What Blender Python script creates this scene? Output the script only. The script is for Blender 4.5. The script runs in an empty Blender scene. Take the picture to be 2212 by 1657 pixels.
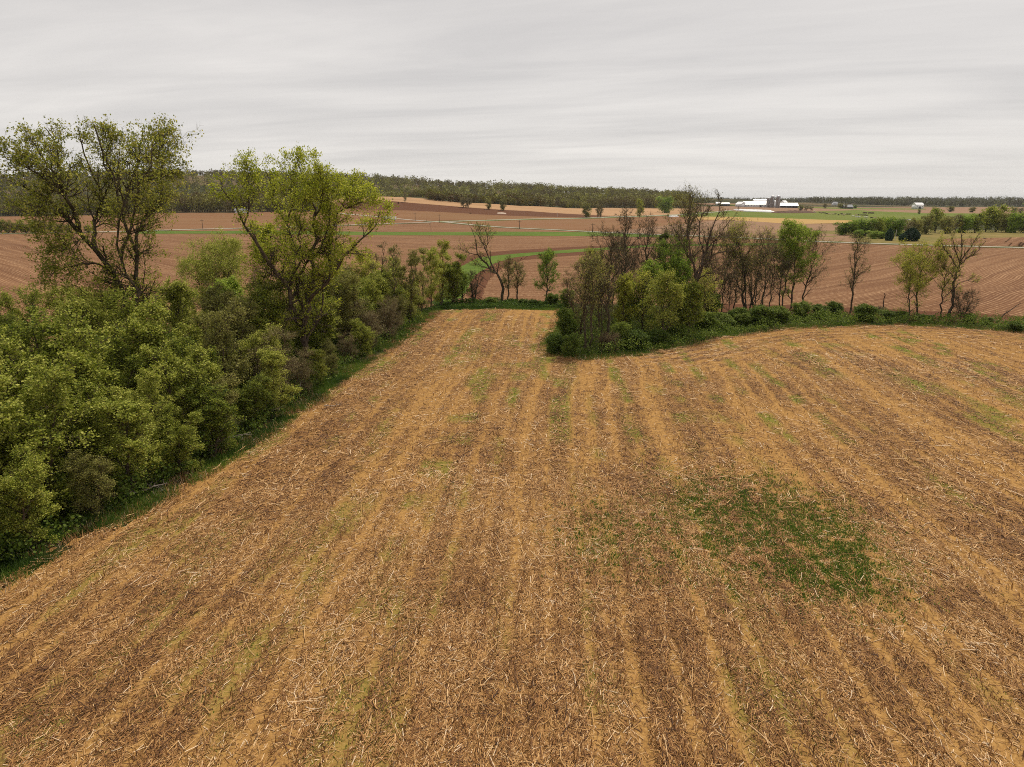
import bpy, math, random
import numpy as np
from mathutils import Vector
R = math.radians
rng = np.random.default_rng(7)
random.seed(7)
S = bpy.context.scene
COL = S.collection
# ------------------------------------------------------------------ camera, sky, sun, exposure
CAMH, PITCH, F = 16.0, 14.27, 1550.6          # metres, degrees down, focal length in pixels of a 2212 px wide picture
cam = bpy.data.cameras.new('camera'); cam.angle = 2*math.atan(1106/F); cam.sensor_fit = 'HORIZONTAL'
cam.clip_start = 0.1; cam.clip_end = 60000
camo = bpy.data.objects.new('camera', cam); COL.objects.link(camo)
camo.location = (0, 0, CAMH); camo.rotation_euler = (R(90-PITCH), 0, 0)
S.camera = camo
SUN_EL, SUN_AZ = 58, 28                       # azimuth: degrees right of straight ahead
sun = bpy.data.lights.new('sun', 'SUN'); sun.energy = 4.0; sun.angle = R(2.5); sun.color = (1, .90, .75)
suno = bpy.data.objects.new('sun', sun); COL.objects.link(suno)
sd = Vector((math.sin(R(SUN_AZ))*math.cos(R(SUN_EL)), math.cos(R(SUN_AZ))*math.cos(R(SUN_EL)), math.sin(R(SUN_EL))))
suno.rotation_euler = sd.to_track_quat('Z', 'Y').to_euler(); suno.location = (0, 0, 200)
S.view_settings.view_transform = 'Standard'; S.view_settings.look = 'None'
S.view_settings.exposure = 0.0; S.view_settings.gamma = 1
S.cycles.use_denoising = False; S.cycles.pixel_filter_type = 'BLACKMAN_HARRIS'; S.cycles.filter_width = 1.0
S.cycles.max_bounces = 5; S.cycles.diffuse_bounces = 2; S.cycles.transmission_bounces = 3
S.cycles.transparent_max_bounces = 4; S.cycles.volume_bounces = 0; S.cycles.sample_clamp_indirect = 2; S.cycles.sample_clamp_direct = 8

class NT:
    """small helper for node trees"""
    def __init__(s, nt): s.nt = nt; nt.nodes.clear()
    def n(s, t, **kw):
        x = s.nt.nodes.new(t)
        for k, v in kw.items():
            if k.startswith('i_'): x.inputs[k[2:].replace('_', ' ')].default_value = v
            else: setattr(x, k, v)
        return x
    def l(s, a, b): s.nt.links.new(a, b)
    def val(s, v, sock):
        if hasattr(v, 'default_value') or hasattr(v, 'is_output'): s.l(v, sock)
        else: sock.default_value = v
    def m(s, op, a, b=0.0, c=None, clamp=False):
        x = s.nt.nodes.new('ShaderNodeMath'); x.operation = op; x.use_clamp = clamp
        s.val(a, x.inputs[0]); s.val(b, x.inputs[1])
        if c is not None: s.val(c, x.inputs[2])
        return x.outputs[0]
    def mix(s, f, a, b, mode='MIX'):
        x = s.nt.nodes.new('ShaderNodeMix'); x.data_type = 'RGBA'; x.blend_type = mode; x.clamp_factor = True
        s.val(f, x.inputs[0]); 
        for v, k in ((a, 6), (b, 7)):
            if hasattr(v, 'is_output'): s.l(v, x.inputs[k])
            else: x.inputs[k].default_value = (*v, 1)
        return x.outputs[2]
    def noise(s, vec, scale, detail=3, rough=.55, dist=0.0):
        x = s.n('ShaderNodeTexNoise'); x.inputs['Scale'].default_value = scale; x.inputs['Detail'].default_value = detail
        x.inputs['Roughness'].default_value = rough; x.inputs['Distortion'].default_value = dist
        if vec is not None: s.l(vec, x.inputs['Vector'])
        return x.outputs['Fac']
    def rng(s, v, a, b, c=0.0, d=1.0):
        x = s.n('ShaderNodeMapRange'); x.clamp = True
        s.l(v, x.inputs[0]); x.inputs[1].default_value = a; x.inputs[2].default_value = b
        x.inputs[3].default_value = c; x.inputs[4].default_value = d
        return x.outputs[0]
    def xyz(s, x=0.0, y=0.0, z=0.0):
        c = s.n('ShaderNodeCombineXYZ'); s.val(x, c.inputs[0]); s.val(y, c.inputs[1]); s.val(z, c.inputs[2])
        return c.outputs[0]

w = bpy.data.worlds.new('World'); S.world = w; w.use_nodes = True
t = NT(w.node_tree)
sky = t.n('ShaderNodeTexSky', sky_type='NISHITA', sun_disc=False, sun_elevation=R(SUN_EL), sun_rotation=R(SUN_AZ))
skyc = t.mix(1.0, sky.outputs[0], (.10, .10, .10), 'MULTIPLY')
tc = t.n('ShaderNodeTexCoord'); sp = t.n('ShaderNodeSeparateXYZ'); t.l(tc.outputs['Generated'], sp.inputs[0])
zz = t.m('MAXIMUM', t.m('ADD', sp.outputs[2], .05), .03)
px = t.m('DIVIDE', sp.outputs[0], zz); py = t.m('DIVIDE', sp.outputs[1], zz)
pr = t.m('ADD', t.m('MULTIPLY', px, .96), t.m('MULTIPLY', py, -.28)); ps = t.m('ADD', t.m('MULTIPLY', py, .96), t.m('MULTIPLY', px, .28))
n1 = t.noise(t.xyz(t.m('MULTIPLY', pr, .32), t.m('MULTIPLY', ps, .80)), 1.0, 5, .55, .6)
n2 = t.noise(t.xyz(t.m('MULTIPLY', pr, .9), t.m('MULTIPLY', ps, 4.2), 3.0), 1.0, 5, .6, .5)
n3 = t.noise(t.xyz(t.m('MULTIPLY', px, .25), t.m('MULTIPLY', py, .3), 9.0), 1.0, 2)
cl = t.m('ADD', t.m('ADD', t.m('MULTIPLY', n1, .48), t.m('MULTIPLY', n2, .11)), t.m('MULTIPLY', n3, .38))
cr = t.rng(cl, .37, .61)
hz = t.rng(sp.outputs[2], 0, .36)
cloud = t.mix(cr, (.655, .630, .615), (.890, .850, .810))
cloud = t.mix(t.rng(hz, 0, 1, .0, .9), cloud, t.mix(cr, (.585, .560, .545), (.800, .760, .725)))
cloud = t.mix(t.rng(sp.outputs[2], .0, .075, .75, 0), cloud, (.850, .820, .780))
c = t.mix(.94, skyc, cloud)
bg = t.n('ShaderNodeBackground'); t.l(c, bg.inputs[0]); bg.inputs[1].default_value = 1.0
t.l(bg.outputs[0], t.n('ShaderNodeOutputWorld').inputs[0])

# ------------------------------------------------------------------ tagging, meshes
def tag(o, label=None, cat=None, group=None, kind=None):
    if label: o['label'] = label
    if cat: o['category'] = cat
    if group: o['group'] = group
    if kind: o['kind'] = kind
    return o
def empty(name, loc=(0, 0, 0), rz=0, **k):
    o = bpy.data.objects.new(name, None); COL.objects.link(o); o.location = loc; o.rotation_euler = (0, 0, rz)
    o.empty_display_size = .3
    return tag(o, **k)
def mesh(name, V, Fs, mat, tint=None, smooth=False, attrs=None):
    """V (n,3); Fs list of (m,k) index arrays"""
    V = np.asarray(V, dtype=np.float32); me = bpy.data.meshes.new(name)
    me.vertices.add(len(V)); me.vertices.foreach_set('co', V.ravel())
    if isinstance(Fs, np.ndarray): Fs = [Fs]
    Fs = [np.asarray(f, dtype=np.int32) for f in Fs if len(f)]
    loops = np.concatenate([f.ravel() for f in Fs]); sizes = np.concatenate([np.full(len(f), f.shape[1]) for f in Fs]).astype(np.int32)
    me.loops.add(len(loops)); me.loops.foreach_set('vertex_index', loops)
    me.polygons.add(len(sizes)); me.polygons.foreach_set('loop_start', np.concatenate([[0], np.cumsum(sizes)[:-1]]).astype(np.int32))
    me.polygons.foreach_set('loop_total', sizes)
    me.update(calc_edges=True)
    if smooth: me.polygons.foreach_set('use_smooth', np.ones(len(sizes), dtype=bool))
    if tint is not None:
        a = me.attributes.new('tint', 'FLOAT', 'POINT'); a.data.foreach_set('value', np.asarray(tint, dtype=np.float32))
    for k, v in (attrs or {}).items():
        a = me.attributes.new(k, 'FLOAT', 'POINT'); a.data.foreach_set('value', np.asarray(v, dtype=np.float32))
    me.materials.append(mat)
    return me
def link(name, me, parent=None):
    o = bpy.data.objects.new(name, me); COL.objects.link(o)
    if parent: o.parent = parent
    return o

# ------------------------------------------------------------------ terrain and picture-to-ground lookup (used to survey positions)
sp_, cp_ = math.sin(R(PITCH)), math.cos(R(PITCH))
def ray(px, py):
    a = (px-1106)/F; b = (828.5-py)/F
    return np.array([a, b*sp_+cp_, b*cp_-sp_])
def pol(px, Y): return ((px-1106)/F*Y/1.032, Y)
BUMPS = [(*pol(872, 850), 120, 135, 17.5), (*pol(1180, 1100), 330, 190, 3.5), (*pol(640, 900), 180, 120, 1.5),
         (*pol(60, 1750), 480, 360, 58), (*pol(520, 1750), 300, 330, 20), (*pol(860, 1800), 420, 330, 24), (*pol(1250, 1800), 430, 300, 18),
         (*pol(1950, 3300), 1500, 800, 15), (*pol(1480, 2200), 260, 250, 6)]
def T(x, y):
    x = np.asarray(x, float); y = np.asarray(y, float)
    z = np.zeros(np.broadcast(x, y).shape)
    for cx, cy, sx, sy, h in BUMPS:
        z = z + h*np.exp(-.5*(((x-cx)/sx)**2+((y-cy)/sy)**2))
    r = np.hypot(x, y)
    z = z + .25*np.sin(x/23+1)*np.cos(y/31)*np.clip(r/60-1, 0, 1) + .9*np.sin(x/140+.5)*np.sin(y/170)*np.clip((r-150)/200, 0, 1)
    z = z + 2.5*np.clip((r-2500)/1500, 0, 1)
    return z
def g(px, py):
    d = ray(px, py); d = d/np.hypot(d[0], d[1])
    s = np.concatenate([np.arange(5, 400, .5), np.geomspace(400, 9000, 6000)])
    h = CAMH+d[2]*s-T(d[0]*s, d[1]*s)
    i = np.argmax(h < 0)
    if h[i] >= 0: i = len(s)-1
    f = 0 if i == 0 else h[i-1]/(h[i-1]-h[i]+1e-9)
    q = s[i-1]+(s[i]-s[i-1])*f
    return np.array([d[0]*q, d[1]*q])
def un(px, py, Y):
    """point on the ray of a picture position at forward distance Y"""
    d = ray(px, py); s = Y/d[1]
    return np.array([d[0]*s, Y, CAMH+d[2]*s])
def ztop(py, Y): return un(1106, py, Y)[2]

# ------------------------------------------------------------------ materials
def newmat(name):
    m = bpy.data.materials.new(name); m.use_nodes = True
    return m, NT(m.node_tree)
def finish(t, col, rough=.9, bump=None, bstr=.4, bdist=.05, spec=.15, trans=0.0, metal=0.0):
    out = t.n('ShaderNodeOutputMaterial')
    p = t.n('ShaderNodeBsdfPrincipled')
    if hasattr(col, 'is_output'): t.l(col, p.inputs['Base Color'])
    else: p.inputs['Base Color'].default_value = (*col, 1)
    p.inputs['Roughness'].default_value = rough; p.inputs['Specular IOR Level'].default_value = spec
    p.inputs['Metallic'].default_value = metal
    if bump is not None:
        b = t.n('ShaderNodeBump'); b.inputs['Strength'].default_value = bstr; b.inputs['Distance'].default_value = bdist
        t.l(bump, b.inputs['Height']); t.l(b.outputs[0], p.inputs['Normal'])
    if trans:
        tr = t.n('ShaderNodeBsdfTranslucent'); ms = t.n('ShaderNodeMixShader'); ms.inputs[0].default_value = trans
        if hasattr(col, 'is_output'): t.l(col, tr.inputs[0])
        else: tr.inputs[0].default_value = (*col, 1)
        t.l(p.outputs[0], ms.inputs[1]); t.l(tr.outputs[0], ms.inputs[2]); t.l(ms.outputs[0], out.inputs[0])
    else: t.l(p.outputs[0], out.inputs[0])
def leafmat(name, dark, mid, light, trans=.35, vary=.38):
    m, t = newmat(name)
    a = t.n('ShaderNodeAttribute', attribute_name='tint'); oi = t.n('ShaderNodeObjectInfo')
    f = t.m('ADD', a.outputs['Fac'], t.m('MULTIPLY', t.m('SUBTRACT', oi.outputs['Random'], .5), vary))
    c = t.mix(t.rng(f, 0, .5), dark, mid); c = t.mix(t.rng(f, .5, 1), c, light)
    finish(t, c, .65, trans=trans, spec=.2)
    return m
def barkmat(name, a, b):
    m, t = newmat(name); ge = t.n('ShaderNodeNewGeometry')
    n = t.noise(ge.outputs['Position'], 3.0, 4)
    oi = t.n('ShaderNodeObjectInfo')
    c = t.mix(t.rng(n, .35, .65), a, b)
    finish(t, c, .95, bump=n, bstr=.5, bdist=.03)
    return m
def plain(name, col, rough=.7, var=.12, scale=1.0, spec=.2, metal=0):
    m, t = newmat(name); ge = t.n('ShaderNodeNewGeometry')
    n = t.noise(ge.outputs['Position'], scale, 4)
    c = t.mix(t.rng(n, .3, .7), tuple(v*(1-var) for v in col), tuple(min(1, v*(1+var)) for v in col))
    finish(t, c, rough, spec=spec, metal=metal)
    return m
M = {}
M['cottonwood'] = leafmat('cottonwood_leaves', (.075, .115, .014), (.26, .28, .034), (.52, .46, .09), .45, .05)
M['cottonwood2'] = leafmat('bright_cottonwood_leaves', (.13, .18, .012), (.40, .44, .036), (.68, .66, .11), .5, .05)
M['young'] = leafmat('young_leaves', (.058, .095, .012), (.265, .305, .034), (.60, .59, .14), .38)
M['olive'] = leafmat('olive_buds', (.12, .12, .03), (.22, .22, .05), (.38, .35, .10), .35)
M['yellow'] = leafmat('yellow_green_buds', (.20, .215, .03), (.40, .41, .055), (.58, .56, .11), .45)
M['green'] = leafmat('fresh_green_leaves', (.07, .135, .014), (.22, .32, .034), (.44, .52, .09), .42)
M['shrub'] = leafmat('shrub_leaves', (.028, .058, .010), (.105, .16, .020), (.25, .30, .05), .35)
M['brown'] = leafmat('brown_buds', (.14, .115, .05), (.22, .19, .08), (.32, .28, .11), .3)
M['grass'] = leafmat('grass_blades', (.035, .070, .012), (.085, .150, .020), (.19, .26, .035), .35, 0)
M['wood'] = leafmat('distant_crowns', (.085, .045, .014), (.135, .125, .020), (.29, .28, .042), .2, 0)
M['woodfar'] = leafmat('far_off_crowns', (.075, .055, .030), (.09, .09, .028), (.17, .17, .045), .2, 0)
M['conifer'] = leafmat('conifer_needles', (.012, .030, .014), (.025, .055, .026), (.045, .085, .042), .1)
M['bark'] = barkmat('bark', (.045, .032, .022), (.13, .095, .068))
M['bark_dark'] = barkmat('dark_bark', (.040, .030, .018), (.120, .092, .058))
M['bark_brown'] = barkmat('brown_bark', (.075, .048, .030), (.16, .105, .068))
M['deadwood'] = barkmat('bleached_wood', (.22, .18, .15), (.42, .36, .31))
# crop residue
def stalkmat():
    m, t = newmat('corn_stalk'); a = t.n('ShaderNodeAttribute', attribute_name='tint')
    cr = t.n('ShaderNodeValToRGB'); t.l(a.outputs['Fac'], cr.inputs[0]); e = cr.color_ramp.elements
    e[0].position = 0; e[0].color = (.045, .018, .007, 1); e[1].position = 1; e[1].color = (.62, .48, .33, 1)
    for p, c in ((.25, (.135, .057, .018)), (.5, (.285, .138, .040)), (.75, (.47, .275, .105)), (.9, (.60, .41, .22))):
        x = e.new(p); x.color = (*c, 1)
    finish(t, cr.outputs[0], .75, spec=.3)
    return m
M['stalk'] = stalkmat()

def soil(name, cols, u_mode='arc', rowf=.76, rowamp=.5, band=(.12, .5), straw=(.5, .34, .2), dark=None, grain=1.0, strawamt=.5):
    """ploughed / drilled field: rows as a function of world position"""
    m, t = newmat(name); ge = t.n('ShaderNodeNewGeometry'); s = t.n('ShaderNodeSeparateXYZ'); t.l(ge.outputs['Position'], s.inputs[0])
    x, y = s.outputs[0], s.outputs[1]
    if u_mode == 'arc':
        q = t.m('SQRT', t.m('ADD', t.m('MULTIPLY', x, x), 2500.0)); u = t.m('SUBTRACT', y, t.m('MULTIPLY', q, 1.12)); v = x
    elif u_mode == 'x': u = y; v = x
    else:
        cth, sth = math.cos(R(u_mode)), math.sin(R(u_mode))
        u = t.m('SUBTRACT', t.m('MULTIPLY', x, cth), t.m('MULTIPLY', y, sth)); v = t.m('ADD', t.m('MULTIPLY', y, cth), t.m('MULTIPLY', x, sth))
    wob = t.noise(ge.outputs['Position'], .02, 2)
    u = t.m('ADD', u, t.m('MULTIPLY', wob, 9.0))
    row = t.m('SINE', t.m('MULTIPLY', u, 2*math.pi/rowf))
    low = t.noise(t.xyz(t.m('MULTIPLY', u, band[0]), t.m('MULTIPLY', v, .006)), 1.0, 5, .6)
    mid = t.noise(t.xyz(t.m('MULTIPLY', u, band[1]), t.m('MULTIPLY', v, .02), 4.0), 1.0, 4, .6)
    fine = t.noise(ge.outputs['Position'], 2.2*grain, 4, .7)
    big = t.noise(ge.outputs['Position'], .011, 3)
    c = t.mix(t.rng(low, .32, .68), cols[0], cols[1])
    c = t.mix(t.rng(big, .35, .65, 0, .6), c, cols[2])
    k = t.m('ADD', t.m('ADD', t.m('MULTIPLY', row, .16*rowamp), t.m('MULTIPLY', fine, .75)), t.m('MULTIPLY', mid, .45))
    c = t.mix(t.rng(k, .62, .80, 0, strawamt), c, straw)
    c = t.mix(t.rng(k, .52, .38, 0, .55), c, dark or tuple(v*.45 for v in cols[0]))
    finish(t, c, .95, bump=k, bstr=.35, bdist=.12, spec=.05)
    return m
def turf(name, a, b, c3, sc=.3):
    m, t = newmat(name); ge = t.n('ShaderNodeNewGeometry')
    n = t.noise(ge.outputs['Position'], sc, 5, .65); n2 = t.noise(ge.outputs['Position'], sc*.08, 3)
    c = t.mix(t.rng(n, .35, .65), a, b); c = t.mix(t.rng(n2, .4, .65, 0, .7), c, c3)
    finish(t, c, .95, bump=n, bstr=.4, bdist=.1, spec=.05)
    return m
M['f_main'] = soil('drilled_field_soil', [(.110, .050, .025), (.200, .104, .052), (.140, .067, .032)], straw=(.45, .29, .165), strawamt=.75, rowf=.95, rowamp=.55)
M['f_dark'] = soil('bare_dark_soil', [(.088, .036, .018), (.115, .048, .024), (.10, .042, .02)], rowamp=.2, strawamt=.1)
M['f_mid'] = soil('brown_field_soil', [(.16, .076, .036), (.205, .105, .053), (.175, .10, .046)], 'x', band=(.05, .2), strawamt=.35, straw=(.40, .26, .14))
M['f_mauve'] = soil('mauve_field_soil', [(.20, .115, .072), (.255, .16, .105), (.22, .135, .075)], 'x', band=(.03, .1), strawamt=.3, straw=(.42, .29, .18))
M['f_straw'] = soil('pale_straw_field', [(.30, .175, .09), (.38, .235, .125), (.33, .20, .11)], 'x', band=(.03, .1), strawamt=.4, straw=(.5, .34, .2))
M['f_orange'] = soil('ochre_field', [(.36, .225, .08), (.42, .27, .10), (.34, .23, .085)], 'x', band=(.03, .1), strawamt=.3)
M['t_green'] = turf('green_turf', (.060, .100, .014), (.090, .145, .020), (.115, .150, .025))
M['t_meadow'] = turf('meadow_turf', (.085, .125, .018), (.125, .155, .024), (.145, .150, .035), .08)
M['t_marsh'] = turf('rough_grass', (.135, .115, .035), (.24, .175, .065), (.11, .115, .03), .25)
M['t_verge'] = turf('verge_turf', (.070, .075, .020), (.10, .10, .028), (.08, .085, .02), .4)
M['t_floor'] = turf('wood_floor', (.035, .045, .012), (.075, .062, .026), (.045, .060, .014), .6)
M['road'] = plain('pale_gravel', (.34, .31, .26), .9, .12, .4)

# ------------------------------------------------------------------ ground
def grow_axis(a, b, s0, gr, hold):
    v = [0.0]; s = s0
    while v[-1] < b:
        if v[-1] > hold: s *= gr
        v.append(v[-1]+s)
    return np.array(v)
xs = grow_axis(0, 16000, 4.0, 1.045, 160); xs = np.concatenate([-xs[::-1][:-1], xs])
ys = np.concatenate([[-400, -200, -100, -50, -20], grow_axis(0, 24000, 2.5, 1.03, 160)])
X, Y = np.meshgrid(xs, ys); Z = T(X, Y)-.0004*np.maximum(np.hypot(X, Y)-115, 0)      # bare earth a little under the field sheets
def gridfaces(ny, nx):
    i = np.arange(ny*nx).reshape(ny, nx)
    return np.stack([i[:-1, :-1], i[:-1, 1:], i[1:, 1:], i[1:, :-1]], -1).reshape(-1, 4)
m_ground, t = newmat('farmland_ground'); ge = t.n('ShaderNodeNewGeometry')
n = t.noise(ge.outputs['Position'], .6, 5, .7); n2 = t.noise(ge.outputs['Position'], .004, 4)
c = t.mix(t.rng(n, .3, .7), (.026, .030, .010), (.050, .050, .018)); c = t.mix(t.rng(n2, .5, .6, 0, .8), c, (.16, .11, .055))
finish(t, c, .95, bump=n, bstr=.4, bdist=.1, spec=.05)
tag(link('ground', mesh('ground', np.stack([X, Y, Z], -1).reshape(-1, 3), [gridfaces(*X.shape)], m_ground, smooth=True)), kind='structure')

def resample(P, n):
    P = np.asarray(P, float); d = np.concatenate([[0], np.cumsum(np.hypot(*(P[1:]-P[:-1]).T))])
    s = np.linspace(0, d[-1], n)
    return np.stack([np.interp(s, d, P[:, 0]), np.interp(s, d, P[:, 1])], -1)
def sheet(name, near, far, mat, layer=1, n=160, mrows=40, label=None, jag=0):
    A = resample([g(*p) for p in near], n); B = resample([g(*p) for p in far], n)
    if jag:
        A = A+rng.normal(0, jag, A.shape); B = B+rng.normal(0, jag, B.shape)
    k = np.linspace(0, 1, mrows)[:, None, None]
    P = A*(1-k)+B*k
    x, y = P[..., 0], P[..., 1]; z = T(x, y)+layer*(.012+.00004*np.hypot(x, y))
    o = link(name, mesh(name, np.stack([x, y, z], -1).reshape(-1, 3), [gridfaces(mrows, n)], mat, smooth=True))
    return tag(o, label, kind='structure')
def roadsheet(name, pts, wid, mat, layer, label=None):
    P = resample([g(*p) for p in pts], 160); d = np.gradient(P, axis=0); d /= np.hypot(*d.T)[:, None]; nn = np.stack([-d[:, 1], d[:, 0]], -1)
    k = np.linspace(-.5, .5, 3)[:, None, None]; Q = P+nn*k*wid
    x, y = Q[..., 0], Q[..., 1]; z = T(x, y)+layer*(.012+.00004*np.hypot(x, y))
    return tag(link(name, mesh(name, np.stack([x, y, z], -1).reshape(-1, 3), [gridfaces(3, 160)], mat, smooth=True)), label, kind='structure')
road1 = [(-500, 507), (0, 504.8), (175, 502.3), (332, 498), (500, 493.8), (648, 489.5), (848, 483), (930, 480.8)]
road1b = [(925, 478.5), (965, 480.4), (1017, 485.5), (1159, 495), (1300, 502), (1763, 522), (1937, 528), (2212, 535.5), (2700, 545)]
sheet('drilled_field', [(-900, 830), (0, 775), (300, 745), (700, 700), (900, 668), (1000, 655), (1230, 655), (1700, 668), (2212, 700), (2800, 725)],
      road1+road1b, M['f_main'], 1, 260, 90)
sheet('field_headland', [(1500, 672), (1780, 684), (2000, 694), (2212, 704), (2500, 718)], [(1500, 655), (1780, 662), (2000, 672), (2212, 683), (2500, 698)], M['f_dark'], 2, 80, 8, jag=.25)
sheet('field_beyond_road', road1, [(-500, 478), (0, 468), (340, 461), (520, 459.5), (700, 457), (930, 477)], M['f_mid'], 1)
sheet('field_between_roads', [(965, 480.5), (1017, 485.5), (1159, 495), (1300, 502), (1763, 522), (1850, 524)],
      [(966, 479.5), (1105, 474.7), (1282, 471), (1503, 463.5), (1640, 480), (1850, 484)], M['f_mid'], 1)
dl = [(690, 452), (848, 453.7), (947, 458), (1052, 464), (1140, 467.6), (1264, 470)]
du = [(690, 440), (790, 435.5), (843, 434.5), (895, 439), (1000, 447.6), (1087, 453.7), (1140, 456), (1264, 464), (1314, 466.6)]
sheet('lower_slope_field', [(690, 460), (832, 470), (925, 477.5), (1105, 474), (1282, 470.5)], dl, M['f_mid'], 2)
sheet('dark_slope_field', dl+[(1330, 470)], du, M['f_dark'], 2, jag=.6)
sheet('straw_hill_field', du+[(1500, 463)], [(690, 432), (790, 430.5), (827, 428.6), (860, 425.6), (895, 427.5), (921, 433), (991, 438), (1041, 439), (1122, 445), (1175, 446.5), (1314, 449), (1500, 450)], M['f_straw'], 2)
sheet('mauve_field', [(1320, 503), (1763, 521), (1850, 524)], [(1320, 500), (1573, 474), (1713, 484), (1850, 483)], M['f_mauve'], 2)
sheet('ochre_strip', [(1480, 474), (1573, 475.5), (1650, 480), (1713, 484.5), (1860, 481.5)], [(1480, 468), (1573, 468), (1713, 472.6), (1860, 477)], M['f_orange'], 3)
sheet('meadow', [(1470, 468.5), (1573, 468.5), (1713, 473), (1855, 478), (2000, 480), (2260, 486), (2700, 500)],
      [(1470, 462), (1530, 457), (1600, 457), (1680, 459), (1748, 458), (1850, 454), (2000, 461), (2260, 463), (2700, 470)], M['t_meadow'], 3)
sheet('far_pale_field', [(1500, 458), (1650, 457), (1850, 460), (1990, 462.5), (2260, 464), (2700, 468)], [(1500, 446), (1650, 446), (1850, 448), (1990, 448), (2260, 448), (2700, 450)], M['f_mauve'], 2)
sheet('far_green_strip', [(1560, 443.5), (1630, 445.5), (1850, 452.5), (2000, 453)], [(1560, 441), (1630, 443), (1850, 449.5), (2000, 451)], M['t_meadow'], 3)
sheet('far_brown_field', [(1480, 441.5), (1640, 443.5)], [(1480, 438.5), (1640, 440)], M['f_mauve'], 3)
sheet('rough_grassland', [(1740, 520.5), (1937, 527), (2212, 534), (2700, 543)], [(1740, 500), (2000, 496), (2300, 500), (2700, 505)], M['t_marsh'], 2)
sheet('field_by_grassland', [(2010, 530), (2212, 534.5), (2700, 544)], [(2040, 516), (2212, 513), (2700, 517)], M['f_main'], 3, jag=.3)
sheet('grass_strip', [(300, 505), (847, 508.5), (1300, 510.5), (1440, 513)], [(300, 499), (500, 499), (847, 501.5), (1300, 502.5), (1440, 508)], M['t_green'], 3, jag=.15)
sheet('grassed_waterway', [(960, 660), (1000, 640), (1027, 594), (1069, 569), (1105, 557.5), (1160, 551), (1246, 545), (1403, 533), (1700, 530)],
      [(930, 655), (965, 610), (988, 580), (1034, 557), (1105, 549), (1160, 545), (1246, 538.5), (1403, 529), (1700, 526)], M['t_green'], 3, jag=.15)
sheet('waterway_edge', [(930, 650), (965, 612), (988, 580), (1034, 557), (1105, 549), (1246, 538.5), (1403, 529)],
      [(910, 650), (950, 596), (975, 568), (1025, 549), (1105, 541), (1246, 533), (1403, 527)], M['f_dark'], 2, jag=.12)
sheet('waterway_bank', [(1040, 660), (1045, 625), (1060, 600), (1090, 575), (1130, 562), (1200, 555), (1280, 550)],
      [(1005, 640), (1027, 594), (1069, 569), (1105, 557.5), (1150, 552), (1246, 545), (1290, 542)], M['f_dark'], 2, jag=.12)
roadsheet('verge', [(-500, 508.2), (0, 506), (332, 499.2), (930, 482)], 5, M['t_verge'], 4)
roadsheet('verge', road1b, 11, M['t_verge'], 4)
roadsheet('verge', [(932, 479.2), (1105, 474.9), (1282, 471.2), (1503, 462.3), (1582, 455.5)], 14, M['t_green'], 4)
roadsheet('road', road1, 6, M['road'], 5)
roadsheet('road', [(729, 461), (832, 470), (925, 478.2)]+road1b[1:], 4, M['road'], 5.1)
roadsheet('road', [(940, 480.2), (1000, 477.6), (1105, 474.7), (1282, 471), (1503, 462), (1582, 454.5)], 6, M['road'], 5.2)

# ---- stubble field in the foreground
edge_px = [(-300, 1420), (-60, 1292), (0, 1262), (120, 1195), (330, 1092), (470, 1005), (560, 950), (650, 885), (760, 805), (860, 742), (925, 690), (945, 671),
           (1080, 668), (1215, 671), (1222, 690), (1195, 722), (1176, 752), (1210, 772), (1260, 778), (1400, 766), (1480, 750), (1560, 730), (1700, 711), (1900, 704), (2050, 708), (2212, 721), (2600, 760)]
EDGE = np.array([g(*p) for p in edge_px])
POLY = np.concatenate([[[-60, -30]], [[-45, 2]], EDGE, [[150, 40], [150, -30]]])
def inside(P, poly):
    x, y = P[..., 0], P[..., 1]; r = np.zeros(x.shape, bool)
    x1, y1 = poly[-1]
    for x2, y2 in poly:
        c = ((y1 > y) != (y2 > y)); 
        with np.errstate(divide='ignore', invalid='ignore'):
            r ^= c & (x < (x2-x1)*(y-y1)/((y2-y1) if y2 != y1 else 1e-9)+x1)
        x1, y1 = x2, y2
    return r
def dist_line(P, L):
    d = np.full(P.shape[:-1], 1e9)
    for a, b in zip(L[:-1], L[1:]):
        ab = b-a; k = np.clip(((P-a)@ab)/(ab@ab+1e-9), 0, 1)
        d = np.minimum(d, np.linalg.norm(P-(a+k[..., None]*ab), axis=-1))
    return d
class VN:
    """value noise on a lattice"""
    def __init__(s, seed): s.r = np.random.default_rng(seed).random((256, 256))
    def __call__(s, x, y):
        xi = np.floor(x).astype(int); yi = np.floor(y).astype(int); fx = x-xi; fy = y-yi
        fx = fx*fx*(3-2*fx); fy = fy*fy*(3-2*fy); q = s.r
        a = q[xi % 256, yi % 256]; b = q[(xi+1) % 256, yi % 256]; c = q[xi % 256, (yi+1) % 256]; d = q[(xi+1) % 256, (yi+1) % 256]
        return (a*(1-fx)+b*fx)*(1-fy)+(c*(1-fx)+d*fx)*fy
VN1, VN2, VN3 = VN(1), VN(2), VN(3)
RD = R(4.0)
TOP = EDGE[14:]       # boundary of the island and the right hand hedge
def rowcoords(P):
    u = P[..., 0]*math.cos(RD)-P[..., 1]*math.sin(RD); v = P[..., 1]*math.cos(RD)+P[..., 0]*math.sin(RD)
    return u, v
def headland(P):
    """0..1: how far the rows follow the upper boundary instead of running straight"""
    d = dist_line(P, TOP); x, y = P[..., 0], P[..., 1]
    return np.clip(1.25-d/11, 0, 1)*np.clip((x-10)/8, 0, 1), d
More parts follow.
